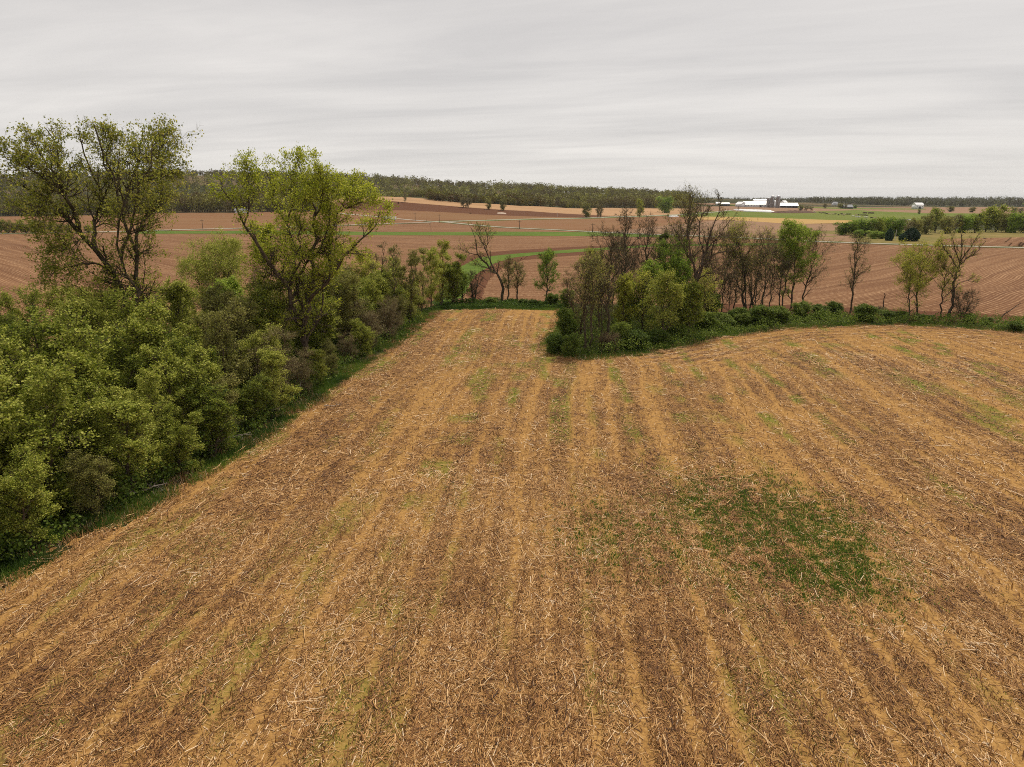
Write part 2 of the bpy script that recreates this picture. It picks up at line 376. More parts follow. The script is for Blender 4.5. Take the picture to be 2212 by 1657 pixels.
def bandval(P):
    """windrow density across the rows: 0 bare, 1 thick"""
    u, v = rowcoords(P); h, d = headland(P)
    uu = u+1.2*(VN1(v/14, u*0+3)-.5)
    k = .25+.9*VN2(u/4+3, v/10)
    b = .34*VN1(uu/1.9, v/60)+.28*VN2(uu/.95+7, v/35)+.20*VN3(u/6, v/9)+.22*VN1(u/.7, v/.9)+.19*(k-.15)*np.sin(2*math.pi*uu/1.52)+.08*np.sin(2*math.pi*uu/.76+1)
    bh = .40*VN1(d/1.4+40, (u+v)/50)+.30*VN2(d/.8+9, (u+v)/30)+.15*VN3(u/6, v/9)+.15*VN1(u/.7, v/.9)+.32*(k-.15)*np.sin(2*math.pi*d/1.6)
    return b*(1-h)+bh*h
def greenval(P):
    x, y = P[..., 0], P[..., 1]; u, v = rowcoords(P)
    def blob(px, py, rx, ry):
        cx, cy = g(px, py); return np.exp(-(((x-cx)/rx)**2+((y-cy)/ry)**2)**1.6)
    clump = VN1(x/.33, y/.33)*.74+VN2(x/1.1, y/1.1)*.26+.05
    patch = (blob(1660, 1140, 4.9, 6.4)+.6*blob(1790, 1230, 2.6, 3.2)+.42*blob(1340, 1155, 3.0, 4.2)+.5*blob(1560, 1080, 2.2, 3.0))
    pat = np.clip(patch, 0, 1)*np.clip((clump-.34)/.18, 0, 1)
    streak = np.clip((VN3(u/1.3+3, v/26)-.46)/.22, 0, 1)*np.clip((VN2(x/1.4, y/2.6)-.42)/.3, 0, 1)
    far = np.clip((y-30)/30, 0, 1)
    ex = blob(1400, 990, .9, 9)+blob(385, 1375, .9, 2.2)+blob(240, 1440, .8, 1.4)+blob(110, 1580, 1.2, .9)+blob(1650, 1540, .8, 2.6)+.8*blob(1000, 760, 1.6, 8)+.7*blob(820, 940, .7, 7)+.6*blob(1080, 1330, .6, 4)+.7*blob(700, 1150, .6, 6)
    streak = np.clip(streak+np.clip(ex, 0, 1)*np.clip((VN1(x/.5, y/.8)-.25)/.4, 0, 1), 0, 1)
    return pat, streak*(.55+.45*far)
gx = np.arange(-62, 118, .25); gy = np.arange(3, 122, .25)
GX, GY = np.meshgrid(gx, gy); GP = np.stack([GX, GY], -1)
rag = GP+np.stack([VN1(GX/1.1, GY/1.1)-.5, VN2(GX/1.1, GY/1.1)-.5], -1)*1.6
ins = inside(rag, POLY)
fc = gridfaces(*GX.shape); ok = ins.ravel()[fc].all(1)
bv = bandval(GP); pat, strk = greenval(GP)
Zs = T(GX, GY)+.11+.10*(bv-.5)+.03*(VN1(GX/.6, GY/.6)-.5)
use = np.unique(fc[ok]); remap = -np.ones(GX.size, int); remap[use] = np.arange(len(use))
m_st, t = newmat('corn_stubble_ground'); ge = t.n('ShaderNodeNewGeometry'); P_ = ge.outputs['Position']
ab = t.n('ShaderNodeAttribute', attribute_name='band').outputs['Fac']; ag = t.n('ShaderNodeAttribute', attribute_name='green').outputs['Fac']; as_ = t.n('ShaderNodeAttribute', attribute_name='moss').outputs['Fac']
f1 = t.noise(P_, 7.0, 5, .75); f2 = t.noise(P_, 1.6, 4, .65); f3 = t.noise(P_, .12, 3); f4 = t.noise(P_, 24.0, 3, .7)
c = t.mix(t.rng(f2, .3, .7), (.255, .135, .040), (.375, .210, .068))
c = t.mix(t.m('MULTIPLY', t.rng(ab, .36, .66), .75), c, (.150, .073, .029))

c = t.mix(t.rng(f1, .52, .66, 0, .8), c, (.44, .265, .10))
c = t.mix(t.rng(f1, .48, .36, 0, .85), c, (.085, .042, .022))
c = t.mix(t.rng(f4, .56, .7, 0, .5), c, (.53, .36, .17))
c = t.mix(t.m('MULTIPLY', as_, t.rng(f2, .3, .6, .35, .95)), c, (.125, .150, .022))
c = t.mix(t.m('MULTIPLY', ag, .6), c, (.045, .085, .016))
finish(t, c, .95, bump=t.m('ADD', f1, t.m('MULTIPLY', f4, .5)), bstr=.7, bdist=.06, spec=.05)
Vg = np.stack([GX, GY, Zs], -1).reshape(-1, 3)[use]
tag(link('stubble_field', mesh('stubble_field', Vg, [remap[fc[ok]]], m_st, smooth=True,
    attrs={'band': bv.ravel()[use], 'green': pat.ravel()[use], 'moss': strk.ravel()[use]})), kind='structure')
def zfield(x, y):
    P = np.stack([x, y], -1); return T(x, y)+.11+.10*(bandval(P)-.5)

# loose stalks: every piece a bent strip lying in the stubble
def field_points(n, r0, r1, power=1.0, half=40):
    az = np.radians(rng.uniform(-half, half, n)); k = rng.random(n)
    r = (r0**(2-power)+k*(r1**(2-power)-r0**(2-power)))**(1/(2-power)) if power != 2 else r0*(r1/r0)**k
    P = np.stack([np.sin(az)*r/np.cos(az)**0, np.cos(az)*r], -1)
    q = inside(P, POLY); return P[q]
def strips(P, L, wd, ang, el, tint, lift=.0, bend=.045):
    n = len(P); x, y = P[:, 0], P[:, 1]; z = zfield(x, y)
    dx, dy = np.sin(ang)*np.cos(el), np.cos(ang)*np.cos(el); dz = np.sin(el)
    D = np.stack([dx, dy, dz], -1); side = np.stack([np.cos(ang), -np.sin(ang), np.zeros(n)], -1)
    c = np.stack([x, y, z+lift+L*.5*np.abs(dz)+wd*.4], -1)
    a = c-D*L[:, None]*.5; b = c+D*L[:, None]*.5; mid = c+side*(rng.normal(0, bend, n)*L)[:, None]
    upv = np.array([0, 0, 1.0])
    V = []
    for q in (a, mid, b):
        V += [q-side*wd[:, None]*.5, q+upv*wd[:, None]*.45, q+side*wd[:, None]*.5]
    V = np.stack(V, 1).reshape(-1, 3); o = np.arange(n)[:, None]*9
    Fq = np.concatenate([o+np.array([[0, 1, 4, 3]]), o+np.array([[1, 2, 5, 4]]), o+np.array([[3, 4, 7, 6]]), o+np.array([[4, 5, 8, 7]])])
    return V, Fq, np.repeat(tint, 9)
def stalk_layer(n, r0, r1, power, lmean, wmean):
    P = field_points(n, r0, r1, power); b = bandval(P)
    keep = rng.random(len(P)) < np.clip(.3+2.6*(b-.42), .12, 1); P = P[keep]; b = b[keep]; n = len(P)
    h, d = headland(P)
    L = np.clip(rng.lognormal(math.log(lmean), .55, n), .08, .95); wd = wmean*rng.uniform(.6, 1.5, n)
    base = np.where(h > .5, R(75), RD)
    ang = np.where(rng.random(n) < .55, base+rng.normal(0, .45, n), rng.uniform(0, math.pi, n))
    el = rng.normal(0, .13, n)
    cl = VN3(P[:, 0]/2.2, P[:, 1]/2.2)
    tint = np.clip(rng.normal(.50, .22, n)+(cl-.5)*.25-(b-.5)*.45+.04, 0, 1)
    pt = greenval(P)[0]; kk = rng.random(n) > pt*.55; P, L, wd, ang, el, tint = [q[kk] for q in (P, L, wd, ang, el, tint)]
    return strips(P, L, wd, ang, el, tint)
parts = [stalk_layer(150000, 12, 42, .9, .25, .021), stalk_layer(200000, 12, 40, .9, .15, .016), stalk_layer(150000, 38, 85, 1.1, .36, .030), stalk_layer(45000, 75, 118, 1.2, .5, .045)]
# standing stub rows
P = field_points(42000, 12, 100, 1.2); u, v = rowcoords(P); u = np.round(u/.76)*.76+rng.normal(0, .13, len(u))
P = np.stack([u*math.cos(RD)+v*math.sin(RD), v*math.cos(RD)-u*math.sin(RD)], -1); P = P[inside(P, POLY)]; n = len(P)
parts.append(strips(P, rng.uniform(.08, .28, n), np.full(n, .028), rng.uniform(0, 6.28, n), rng.normal(1.0, .35, n), np.clip(rng.normal(.5, .18, n), 0, 1), bend=.03))
def joinp(parts):
    o = 0; Vs = []; Fs = []; Ts = []
    for V, Fq, tt in parts:
        Vs.append(V); Fs.append(np.asarray(Fq)+o); Ts.append(tt); o += len(V)
    k = {}
    for f in Fs: k.setdefault(f.shape[1], []).append(f)
    return np.concatenate(Vs), [np.concatenate(f) for f in k.values()], np.concatenate(Ts)
V, Fq, tt = joinp(parts)
tag(link('corn_residue', mesh('corn_residue', V, Fq, M['stalk'], tint=tt)), 'broken dry corn stalks and stubs littering the tan field', 'crop residue', kind='stuff')

# ---- blades: weeds, field-edge grass
def blades(P, z, hgt, wd, tint, n_each=4, spread=.12):
    P = np.repeat(P, n_each, 0)+rng.normal(0, spread, (len(P)*n_each, 2)); z = np.repeat(z, n_each); hgt = np.repeat(hgt, n_each)*rng.uniform(.5, 1.2, len(P))
    n = len(P); az = rng.uniform(0, 6.28, n); s = np.stack([np.cos(az), np.sin(az), np.zeros(n)], -1)*wd/2
    b = np.stack([P[:, 0], P[:, 1], z-.03], -1); le = rng.normal(0, .38, (n, 2))*hgt[:, None]
    top = b+np.stack([le[:, 0], le[:, 1], hgt], -1)
    V = np.stack([b-s, b+s, top], 1).reshape(-1, 3); Fq = np.arange(n*3).reshape(-1, 3)
    return V, Fq, np.repeat(np.clip(np.repeat(tint, n_each)+rng.normal(0, .15, n), 0, 1), 3)
P = field_points(420000, 12, 100, 1.0); a, b_ = greenval(P)
k = rng.random(len(P)); q1 = P[k < a*.9]; q2 = P[(k < b_*.30) & (a < .3)]
pw = [blades(q1, zfield(q1[:, 0], q1[:, 1]), np.full(len(q1), .15), .07, rng.uniform(.25, .95, len(q1)), 4, .09),
      blades(q2, zfield(q2[:, 0], q2[:, 1]), np.full(len(q2), .10), .05, rng.uniform(.5, 1, len(q2)), 3, .10)]
V, Fq, tt = joinp(pw)
tag(link('field_weeds', mesh('field_weeds', V, Fq, M['grass'], tint=tt)), 'dark green weeds and thin moss sprouting through the stubble', 'weeds', kind='stuff')
def along(L, n, lo, hi):
    """points at signed offset lo..hi left of the polyline"""
    seg = np.linalg.norm(L[1:]-L[:-1], axis=1); i = rng.choice(len(seg), n, p=seg/seg.sum()); k = rng.random(n)[:, None]
    a = L[i]; b = L[i+1]; d = (b-a)/np.linalg.norm(b-a, axis=1)[:, None]; nn = np.stack([-d[:, 1], d[:, 0]], -1)
    return a*(1-k)+b*k+nn*rng.uniform(lo, hi, n)[:, None]
pw = []
LE = EDGE[:12]; NE = EDGE[11:14]; IE = EDGE[13:]
for L, n, lo, hi, hh in ((LE, 20000, -.7, 1.6, .34), (NE, 8000, -.8, 4.5, .30), (IE, 24000, -.7, 2.6, .32), (LE, 5000, -2.6, .5, .14), (IE, 5000, -3.0, .5, .14)):
    P = along(L, n, lo, hi); cl = VN1(P[:, 0]/1.3, P[:, 1]/1.3)*.6+VN2(P[:, 0]/4, P[:, 1]/4)*.5; P = P[cl > (.42 if hh > .2 else .6)]; n = len(P)
    cl = VN2(P[:, 0]/3, P[:, 1]/3)
    pw.append(blades(P, T(P[:, 0], P[:, 1]), hh*rng.uniform(.6, 1.5, n), .05, np.clip(cl*.9, 0, 1), 4, .14))
V, Fq, tt = joinp(pw)
tag(link('edge_grass', mesh('edge_grass', V, Fq, M['grass'], tint=tt)), 'fresh green grass along the borders of the stubble field', 'grass', kind='stuff')

P = np.concatenate([along(LE, 5000, -1.1, 1.2), along(IE, 6000, -1.3, 1.4)]); P = P[VN3(P[:, 0]/1.6, P[:, 1]/1.6) > .42]; n = len(P)
V, Fq, tt = blades(P, T(P[:, 0], P[:, 1])+.05, rng.uniform(.15, .5, n), .035, rng.uniform(.4, .95, n), 4, .12)
tag(link('dry_grass', mesh('dry_grass', V, Fq, M['stalk'], tint=tt)), 'dead straw-coloured grass mixed into the green field borders', 'grass', kind='stuff')
# ------------------------------------------------------------------ trees
def nrm(v): return v/(np.linalg.norm(v, axis=-1, keepdims=True)+1e-9)
def interp_path(Pp, t):
    K = Pp.shape[1]; f = t*(K-1); i = np.clip(np.floor(f).astype(int), 0, K-2); fr = (f-i)[:, None]; r = np.arange(len(Pp))
    return Pp[r, i]*(1-fr)+Pp[r, i+1]*fr, nrm(Pp[r, i+1]-Pp[r, i])
def sprout(P, Rr, n, t0, t1, ang, L, K=5, wig=.18, up=.12, rr=.6, rmin=.006, plen=None, taper=.25, rg=rng):
    B = len(P); idx = np.repeat(np.arange(B), n); N = len(idx)
    t = rg.uniform(t0, t1, N); pos, tan = interp_path(P[idx], t)
    f = t*(Rr.shape[1]-1); i = np.clip(np.floor(f).astype(int), 0, Rr.shape[1]-2); rad = Rr[idx, i]*(1-(f-i))+Rr[idx, i+1]*(f-i)
    perp = nrm(np.cross(tan, nrm(rg.normal(size=(N, 3))))); a = np.radians(rg.normal(ang, 10, N))[:, None]
    d = nrm(np.cos(a)*tan+np.sin(a)*perp)
    pl = np.linalg.norm(P[:, 1:]-P[:, :-1], axis=-1).sum(1)[idx]
    Ln = (L*pl if plen is None else np.full(N, plen))*(1.15-.6*t)*rg.uniform(.6, 1.25, N); st = (Ln/(K-1))[:, None]
    out = [pos]
    for _ in range(K-1):
        d = nrm(d+rg.normal(0, wig, (N, 3))+np.array([0, 0, up])); out.append(out[-1]+d*st)
    C = np.stack(out, 1); r0 = np.maximum(rad*rr, rmin)
    return C, r0[:, None]*np.linspace(1, taper, K)[None]
def tubes(P, Rr, ns):
    B, K = P.shape[:2]; tan = nrm(np.gradient(P, axis=1)); ov = nrm(P[:, -1]-P[:, 0])
    ref = np.where(np.abs(ov[:, 2:3]) < .8, np.array([[0, 0, 1.0]]), np.array([[1.0, 0, 0]]))[:, None, :]
    a = nrm(np.cross(tan, np.broadcast_to(ref, tan.shape))); b = np.cross(tan, a)
    th = np.arange(ns)*2*math.pi/ns
    V = P[:, :, None]+Rr[:, :, None, None]*(a[:, :, None]*np.cos(th)[None, None, :, None]+b[:, :, None]*np.sin(th)[None, None, :, None])
    i = np.arange(B*K*ns).reshape(B, K, ns); j = np.roll(i, -1, 2)
    Fq = np.stack([i[:, :-1], j[:, :-1], j[:, 1:], i[:, 1:]], -1).reshape(-1, 4)
    return V.reshape(-1, 3), Fq, np.zeros(B*K*ns)
def leaves(P, m, size, jit, rg=rng, t0=.15, tb=.5, elong=1.0, droop=0.0):
    B = len(P); idx = np.repeat(np.arange(B), m); N = len(idx)
    pos, tan = interp_path(P[idx], rg.uniform(t0, 1, N)); pos = pos+rg.normal(0, jit, (N, 3)); pos[:, 2] -= droop*rg.random(N)
    a = nrm(rg.normal(size=(N, 3))+np.array([0, 0, .3])); b = nrm(np.cross(a, rg.normal(size=(N, 3))))
    s = size*rg.uniform(.55, 1.35, N)[:, None]
    V = np.stack([pos-a*s*.55*elong, pos+b*s*.42, pos+a*s*.6*elong, pos-b*s*.42], 1).reshape(-1, 3)
    tw = rg.normal(0, .13, B)[idx]; tt = np.clip(tb+tw+rg.normal(0, .17, N), 0, 1)
    return V, np.arange(N*4).reshape(-1, 4), np.repeat(tt, 4)
def lined(P, n):
    P = np.asarray(P, float); d = np.concatenate([[0], np.cumsum(np.linalg.norm(P[1:]-P[:-1], axis=1))]); s = np.linspace(0, d[-1], n)
    Q = np.stack([np.interp(s, d, P[:, k]) for k in range(3)], -1)
    Q[1:-1] = .25*Q[:-2]+.5*Q[1:-1]+.25*Q[2:]
    return Q
def tree_meshes(name, limbs, radii, bark, leaf, rg, l2=(7, .25, 1, 48, .42), l3=(6, .2, 1, 45, .5), l4=(5, .15, 1, 42, .55), nl=6, ls=.14, jit=.12,
                up=.12, wig=.2, tb=.5, droop=0, l2len=None, rr=.55, rmin=.006, leafless=0.0, elong=1.0, tfac=.22):
    """limbs: list of 3-D polylines (trunk first); radii: (r_base, r_tip) each"""
    Pm = np.stack([lined(l, 12) for l in limbs]); wv = rg.normal(0, .012, Pm.shape)*np.linalg.norm(Pm[:, -1]-Pm[:, 0], axis=-1)[:, None, None]; wv[:, 0] = 0
    Pm = Pm+wv
    for i in range(1, len(Pm)):
        if Pm[i, 0, 2] > .5:
            prev = np.concatenate([lined(q, 80) for q in Pm[:i]]); j = np.argmin(((prev-Pm[i, 0])**2).sum(1)); dv = prev[j]-Pm[i, 0]
            if (dv**2).sum() < 9: Pm[i] += dv*np.clip(1-np.arange(12)/2.5, 0, 1)[:, None]
    Rm = np.stack([np.linspace(a, b, 12) for a, b in radii])
    lv = [(Pm, Rm, 8)]
    P2, R2 = sprout(Pm, Rm, l2[0], l2[1], l2[2], l2[3], l2[4], 7, wig, up, rr, rmin*2, plen=l2len, rg=rg)
    P3, R3 = sprout(P2, R2, l3[0], l3[1], l3[2], l3[3], l3[4], 5, wig*1.1, up, rr, rmin*1.4, rg=rg)
    lv += [(P2, R2, 5), (P3, R3, 4)]; tips = P3
    if l4:
        P4, R4 = sprout(P3, R3, l4[0], l4[1], l4[2], l4[3], l4[4], 4, wig*1.2, up*.8, rr, rmin, rg=rg); lv.append((P4, R4, 3)); tips = P4
    V, Fq, tt = joinp([tubes(p, r, n) for p, r, n in lv])
    wm = mesh(name+'_wood', V, Fq, bark, smooth=True)
    lm = None
    if nl > 0:
        tp = tips[rg.random(len(tips)) > leafless]
        # leaves only where their clump lives: some parts of the crown stay thin
        V, Fq, tt = leaves(tp, nl, ls, jit, rg, tb=tb, droop=droop, elong=elong); lm = mesh(name+'_leaf', V, Fq, leaf, tint=tt)
    return wm, lm
def generic(seed, H, cr, kind, ns=1, clear=.25, tr=.14, leaf='young', bark='bark', nl=7, ls=.13, nlimb=11, lean=(0, 0), up=.1, spreadang=50, l3n=6, l4n=5, tb=.5,
            jit=.13, leafless=0.0, l2n=8, flat=1.0, wig=.2, rmin=.006, l4=True, droop=0, topf=.86):
    rg = np.random.default_rng(seed); limbs = []; radii = []
    for s in range(ns):
        a = 2*math.pi*s/ns+rg.uniform(-.5, .5); sp = 0 if ns == 1 else cr*.42
        P = [np.array([0, 0, -.15])+(0 if ns == 1 else .12)*np.array([math.cos(a), math.sin(a), 0])]
        hh = H*(topf if s == 0 else rg.uniform(.6, .86)*topf/.86); w1 = rg.normal(0, .035*H, 2)*(.5 if ns == 1 else .8)
        for k in (.25, .5, .75, 1.0):
            P.append(np.array([sp*math.cos(a)*k+lean[0]*H*k**1.3+w1[0]*math.sin(k*3.1)*.8, sp*math.sin(a)*k+lean[1]*H*k**1.3+w1[1]*math.sin(k*3.1), hh*k]))
        limbs.append(P); radii.append((tr, tr*.28))
    # main branches off the stems, shaped to the crown outline
    Pm = np.stack([lined(l, 12) for l in limbs]); Rm = np.stack([np.linspace(a, b, 12) for a, b in radii])
    nb = max(3, nlimb//ns); tt_ = rg.uniform(clear, 1, (ns, nb)); lim = []; lr = []
    for s in range(ns):
        tt_[s] = np.linspace(clear, .98, nb)+rg.normal(0, .03, nb)
        az0 = rg.uniform(0, 6.28)
        for k in range(nb):
            q = float(np.clip(tt_[s][k], .05, 1)); p, tn = interp_path(Pm[s:s+1], np.array([q])); p = p[0]
            az = az0+k*2.4+rg.normal(0, .3); h = (q-clear)/(1-clear+1e-6)
            prof = math.sin(math.pi*min(1, max(0, .18+.72*h)))**.7
            Ln = cr*(prof if ns == 1 else prof*.7)*rg.uniform(.7, 1.15); el = R(90-spreadang*(1.15-.55*h)+rg.normal(0, 7))
            d = np.array([math.cos(az)*math.cos(el), math.sin(az)*math.cos(el), math.sin(el)*flat]); pts = [p]
            for j in range(4):
                d = d+np.array([0, 0, .10])+rg.normal(0, .10, 3); d /= np.linalg.norm(d); pts.append(pts[-1]+d*Ln/4*1.15)
            lim.append(pts); lr.append((max(tr*.5*(1-.6*q), .02), .012))
    Pl = np.stack([lined(l, 12) for l in lim]); top = np.stack([lined(l, 12) for l in limbs])
    lm_ = [list(p) for p in top]+[list(p) for p in Pl]
    name = kind
    return tree_meshes(name, lm_, radii+lr, M[bark], M[leaf] if leaf else None, rg, l2=(l2n, .12, 1, 50, .36), l3=(l3n, .15, 1, 47, .58), l4=(l4n, .1, 1, 44, .60) if l4 else None,
                       nl=nl, ls=ls, jit=jit, up=up, wig=wig, tb=tb, leafless=leafless, rmin=rmin, droop=droop, l2len=cr*.56)
def put(name, meshes, loc, rz=0, sc=(1, 1, 1), label=None, cat='tree', group=None, leafname='crown', woodname='trunk'):
    o = empty(name, loc, rz, label=label, cat=cat, group=group); o.scale = sc
    link(woodname, meshes[0], o)
    if meshes[1]: link(leafname, meshes[1], o)
    return o
def dup(root, loc, rz, sc, label, group=None):
    r = root.copy(); COL.objects.link(r); r.location = loc; r.rotation_euler = (0, 0, rz); r.scale = sc; r['label'] = label
    if group: r['group'] = group
    for ch in list(root.children):
        c = ch.copy(); COL.objects.link(c); c.parent = r
    return r
ORD = ['first', 'second', 'third', 'fourth', 'fifth', 'sixth', 'seventh', 'eighth', 'ninth', 'tenth', 'eleventh', 'twelfth', 'thirteenth', 'fourteenth', 'fifteenth', 'sixteenth',
       'seventeenth', 'eighteenth', 'nineteenth', 'twentieth', 'twenty-first', 'twenty-second', 'twenty-third', 'twenty-fourth', 'twenty-fifth']
c1 = lambda x, y: (x/2.761/1.2939, (300+y/2.761)/1.2939)               # enlargements of the photograph used while surveying
c2 = lambda x, y: ((500+x/2.3675)/1.2939, (400+y/2.3675)/1.2939)
c3 = lambda x, y: ((1200+x/4.36)/1.2939, (480+y/4.36)/1.2939)
c4 = lambda x, y: ((1500+x/3.013)/1.2939, (500+y/3.013)/1.2939)
c5 = lambda x, y: ((2000+x/2.566)/1.2939, (500+y/2.566)/1.2939)

def hero(name, label, cvt, base_px, limbs, radii, leaf, bark, seed, group=None, **kw):
    """tree with surveyed limbs: each limb a list of (x, y, metres nearer/farther)"""
    bx, by = g(*base_px); bz = float(T(bx, by)); L = []
    for l in limbs:
        pts = []
        for q in l:
            if q == 'base': pts.append(np.array([0, 0, -.3])); continue
            p = un(*cvt(q[0], q[1]), by+(q[2] if len(q) > 2 else 0)); pts.append(p-np.array([bx, by, bz]))
        L.append(pts)
    ms = tree_meshes(name, L, radii, M[bark], M[leaf], np.random.default_rng(seed), **kw)
    return put(name, ms, (bx, by, bz), label=label, group=group)
# ---- the tall cottonwood at the left
hero('cottonwood_tree', 'tallest cottonwood at far left, thick ivy-clad trunks leaning left over the thicket', c1, (292, 860), [
    ['base', (1000, 1700, 0), (950, 1480, 0), (870, 1250, 0), (780, 1080, -.5), (650, 950, -1), (540, 800, -1.5), (430, 700, -2), (310, 655, -3), (140, 590, -3.5)],
    [(780, 1080, -.5), (720, 960, .5), (740, 900, 1.5), (800, 700, 2.5), (700, 480, 3), (620, 300, 3.2), (600, 150, 3.2)],
    [(650, 950, -1), (560, 790, -2.5), (480, 650, -3.5), (400, 480, -4), (300, 350, -4.2), (240, 230, -4)],
    [(540, 800, -1.5), (480, 660, 0), (470, 500, 1), (440, 330, 1.5), (360, 150, 1.8)],
    ['base', (1060, 1620, .6), (1080, 1400, .8), (1040, 1100, 1), (985, 900, 1.3), (960, 780, 1.2), (890, 650, .5), (820, 470, 0), (760, 300, -.5), (740, 150, -.5)],
    [(1040, 1100, 1), (1060, 950, 2), (1110, 860, 2.8), (1200, 780, 3.5), (1290, 640, 4)],
    [(960, 850, 1.2), (1000, 640, 2.4), (1060, 480, 3.4), (1080, 300, 3.6), (1090, 170, 3.6)],
    [(1000, 640, 2.4), (1130, 560, 1.5), (1250, 490, 1), (1390, 480, .5)],
    ['base', (1030, 1650, -.8), (1010, 1400, -1), (960, 1180, -1.2), (915, 1040, -1.2), (880, 960, -1.4), (870, 860, -1.6), (890, 700, -2.5), (920, 500, -3), (930, 350, -3)],
    [(960, 1180, -1.2), (1000, 900, -2), (1080, 640, -3), (1160, 430, -3.3), (1190, 230, -3)],
    [(870, 1250, 0), (740, 1200, -1.5), (600, 1210, -2.5), (470, 1250, -3), (370, 1300, -3.2)],
    [(900, 1470, 0), (760, 1500, -2), (690, 1580, -3)],
    [(720, 1000, -1), (600, 1030, -2.5), (500, 1060, -3.2), (400, 1100, -3.5)],
    [(430, 700, -2), (330, 800, -4), (250, 850, -5)],
    ['base', (1110, 1550, 1.5), (1115, 1300, 1.5), (1115, 1120, 1.6), (1150, 1000, 1.6)],
    [(480, 650, -2), (300, 520, -5), (130, 400, -6), (20, 400, -6)],
    [(780, 500, 1), (820, 350, 2), (860, 250, 2)], [(1250, 490, 1), (1260, 350, 1), (1250, 260, 1)]],
    [(.36, .08), (.18, .03), (.18, .03), (.15, .03), (.25, .05), (.15, .02), (.2, .03), (.12, .02), (.18, .03), (.12, .03), (.10, .02), (.10, .03), (.08, .02), (.07, .02), (.1, .02), (.11, .02), (.08, .02), (.07, .02)],
    'cottonwood', 'bark_dark', 11, l2=(19, .2, 1, 48, .30), l3=(9, .12, 1, 50, .66), l4=(5, .1, 1, 46, .66), nl=4, ls=.135, jit=.14, up=.08, l2len=2.6, leafless=.42, tb=.56)
# ---- the second cottonwood
hero('cottonwood_tree', 'broad bright green cottonwood with five bare fanning limbs beside the stubble edge', c2, (668, 800), [
    ['base', (850, 1420, 0), (835, 1280, 0), (825, 1180, 0), (790, 1080, 0), (720, 1000, -.5), (640, 880, -1), (570, 720, -1.5), (450, 530, -2), (350, 400, -2), (300, 290, -2)],
    [(820, 1170, 0), (765, 1000, 1), (790, 880, 1.4), (740, 700, 2), (700, 540, 2.2), (650, 460, 2.2), (620, 300, 2.5), (600, 190, 2.5)],
    [(790, 880, 1.4), (870, 770, .8), (930, 700, 0), (1000, 500, -1), (1010, 330, -1.4)],
    [(830, 1200, .2), (845, 1060, .6), (880, 900, .5), (880, 700, 0), (905, 500, -.5), (850, 300, -1), (780, 130, -1)],
    [(845, 1060, .6), (990, 890, -1), (1080, 780, -1.6), (1170, 660, -2), (1260, 600, -2.4), (1360, 480, -3)],
    [(985, 890, -1), (1000, 650, 1), (1050, 450, 2), (1130, 330, 2.6), (1170, 230, 2.6)],
    [(450, 530, -2), (470, 400, -1), (450, 280, -.5), (460, 170, 0)],
    [(740, 700, 2), (690, 640, 3), (600, 620, 3.5), (540, 600, 4)],
    [(700, 540, 2.2), (760, 400, 1), (760, 250, .4), (770, 120, 0)],
    [(905, 500, -.5), (960, 350, -1.5), (930, 200, -2)],
    [(880, 1330, .4), (940, 1120, 2), (950, 960, 3), (1000, 800, 3.4), (1120, 700, 3.6)],
    [(640, 880, -1), (600, 800, 1), (545, 740, 1.5)], [(1050, 450, 2), (1180, 400, 1), (1270, 380, 1)],
    [(800, 900, -.5), (790, 700, -2.5), (800, 480, -3), (840, 330, -3)]],
    [(.34, .05), (.20, .03), (.15, .02), (.26, .04), (.2, .03), (.16, .02), (.09, .02), (.08, .02), (.1, .02), (.09, .02), (.15, .02), (.08, .02), (.08, .02), (.11, .02)],
    'cottonwood2', 'bark', 12, l2=(21, .15, 1, 48, .30), l3=(9, .12, 1, 50, .66), l4=(5, .1, 1, 46, .66), nl=5, ls=.135, jit=.15, up=.08, l2len=2.6, leafless=.3)
# ---- the leaning tree at the end of the neck
hero('leaning_tree', 'nearly bare tree leaning hard to the left above the grassed waterway', c3, (1084, 652), [
    ['base', (890, 1450, 0), (855, 1260, 0), (820, 1200, 0), (740, 1190, 0), (620, 1095, 0), (580, 1020, 0), (555, 900, 0), (550, 800, 0), (520, 700, 0)],
    [(810, 1200, 0), (740, 1080, .3), (690, 980, .6), (640, 860, 1), (620, 760, 1), (590, 690, 1)],
    [(700, 990, .6), (705, 860, 0), (710, 760, -.3), (730, 680, -.5)], [(640, 860, 1), (600, 780, 1.5), (640, 690, 2)],
    [(740, 1190, 0), (620, 1140, -.8), (520, 1090, -1)], [(580, 1020, 0), (480, 985, .5), (390, 940, .8)]],
    [(.26, .03), (.14, .02), (.08, .015), (.07, .015), (.07, .015), (.07, .015)], 'yellow', 'bark_dark', 13,
    l2=(12, .2, 1, 42, .30), l3=(7, .2, 1, 40, .5), l4=(4, .2, 1, 38, .5), nl=1, ls=.11, jit=.1, up=.07, l2len=2.3, leafless=.35, rmin=.010)
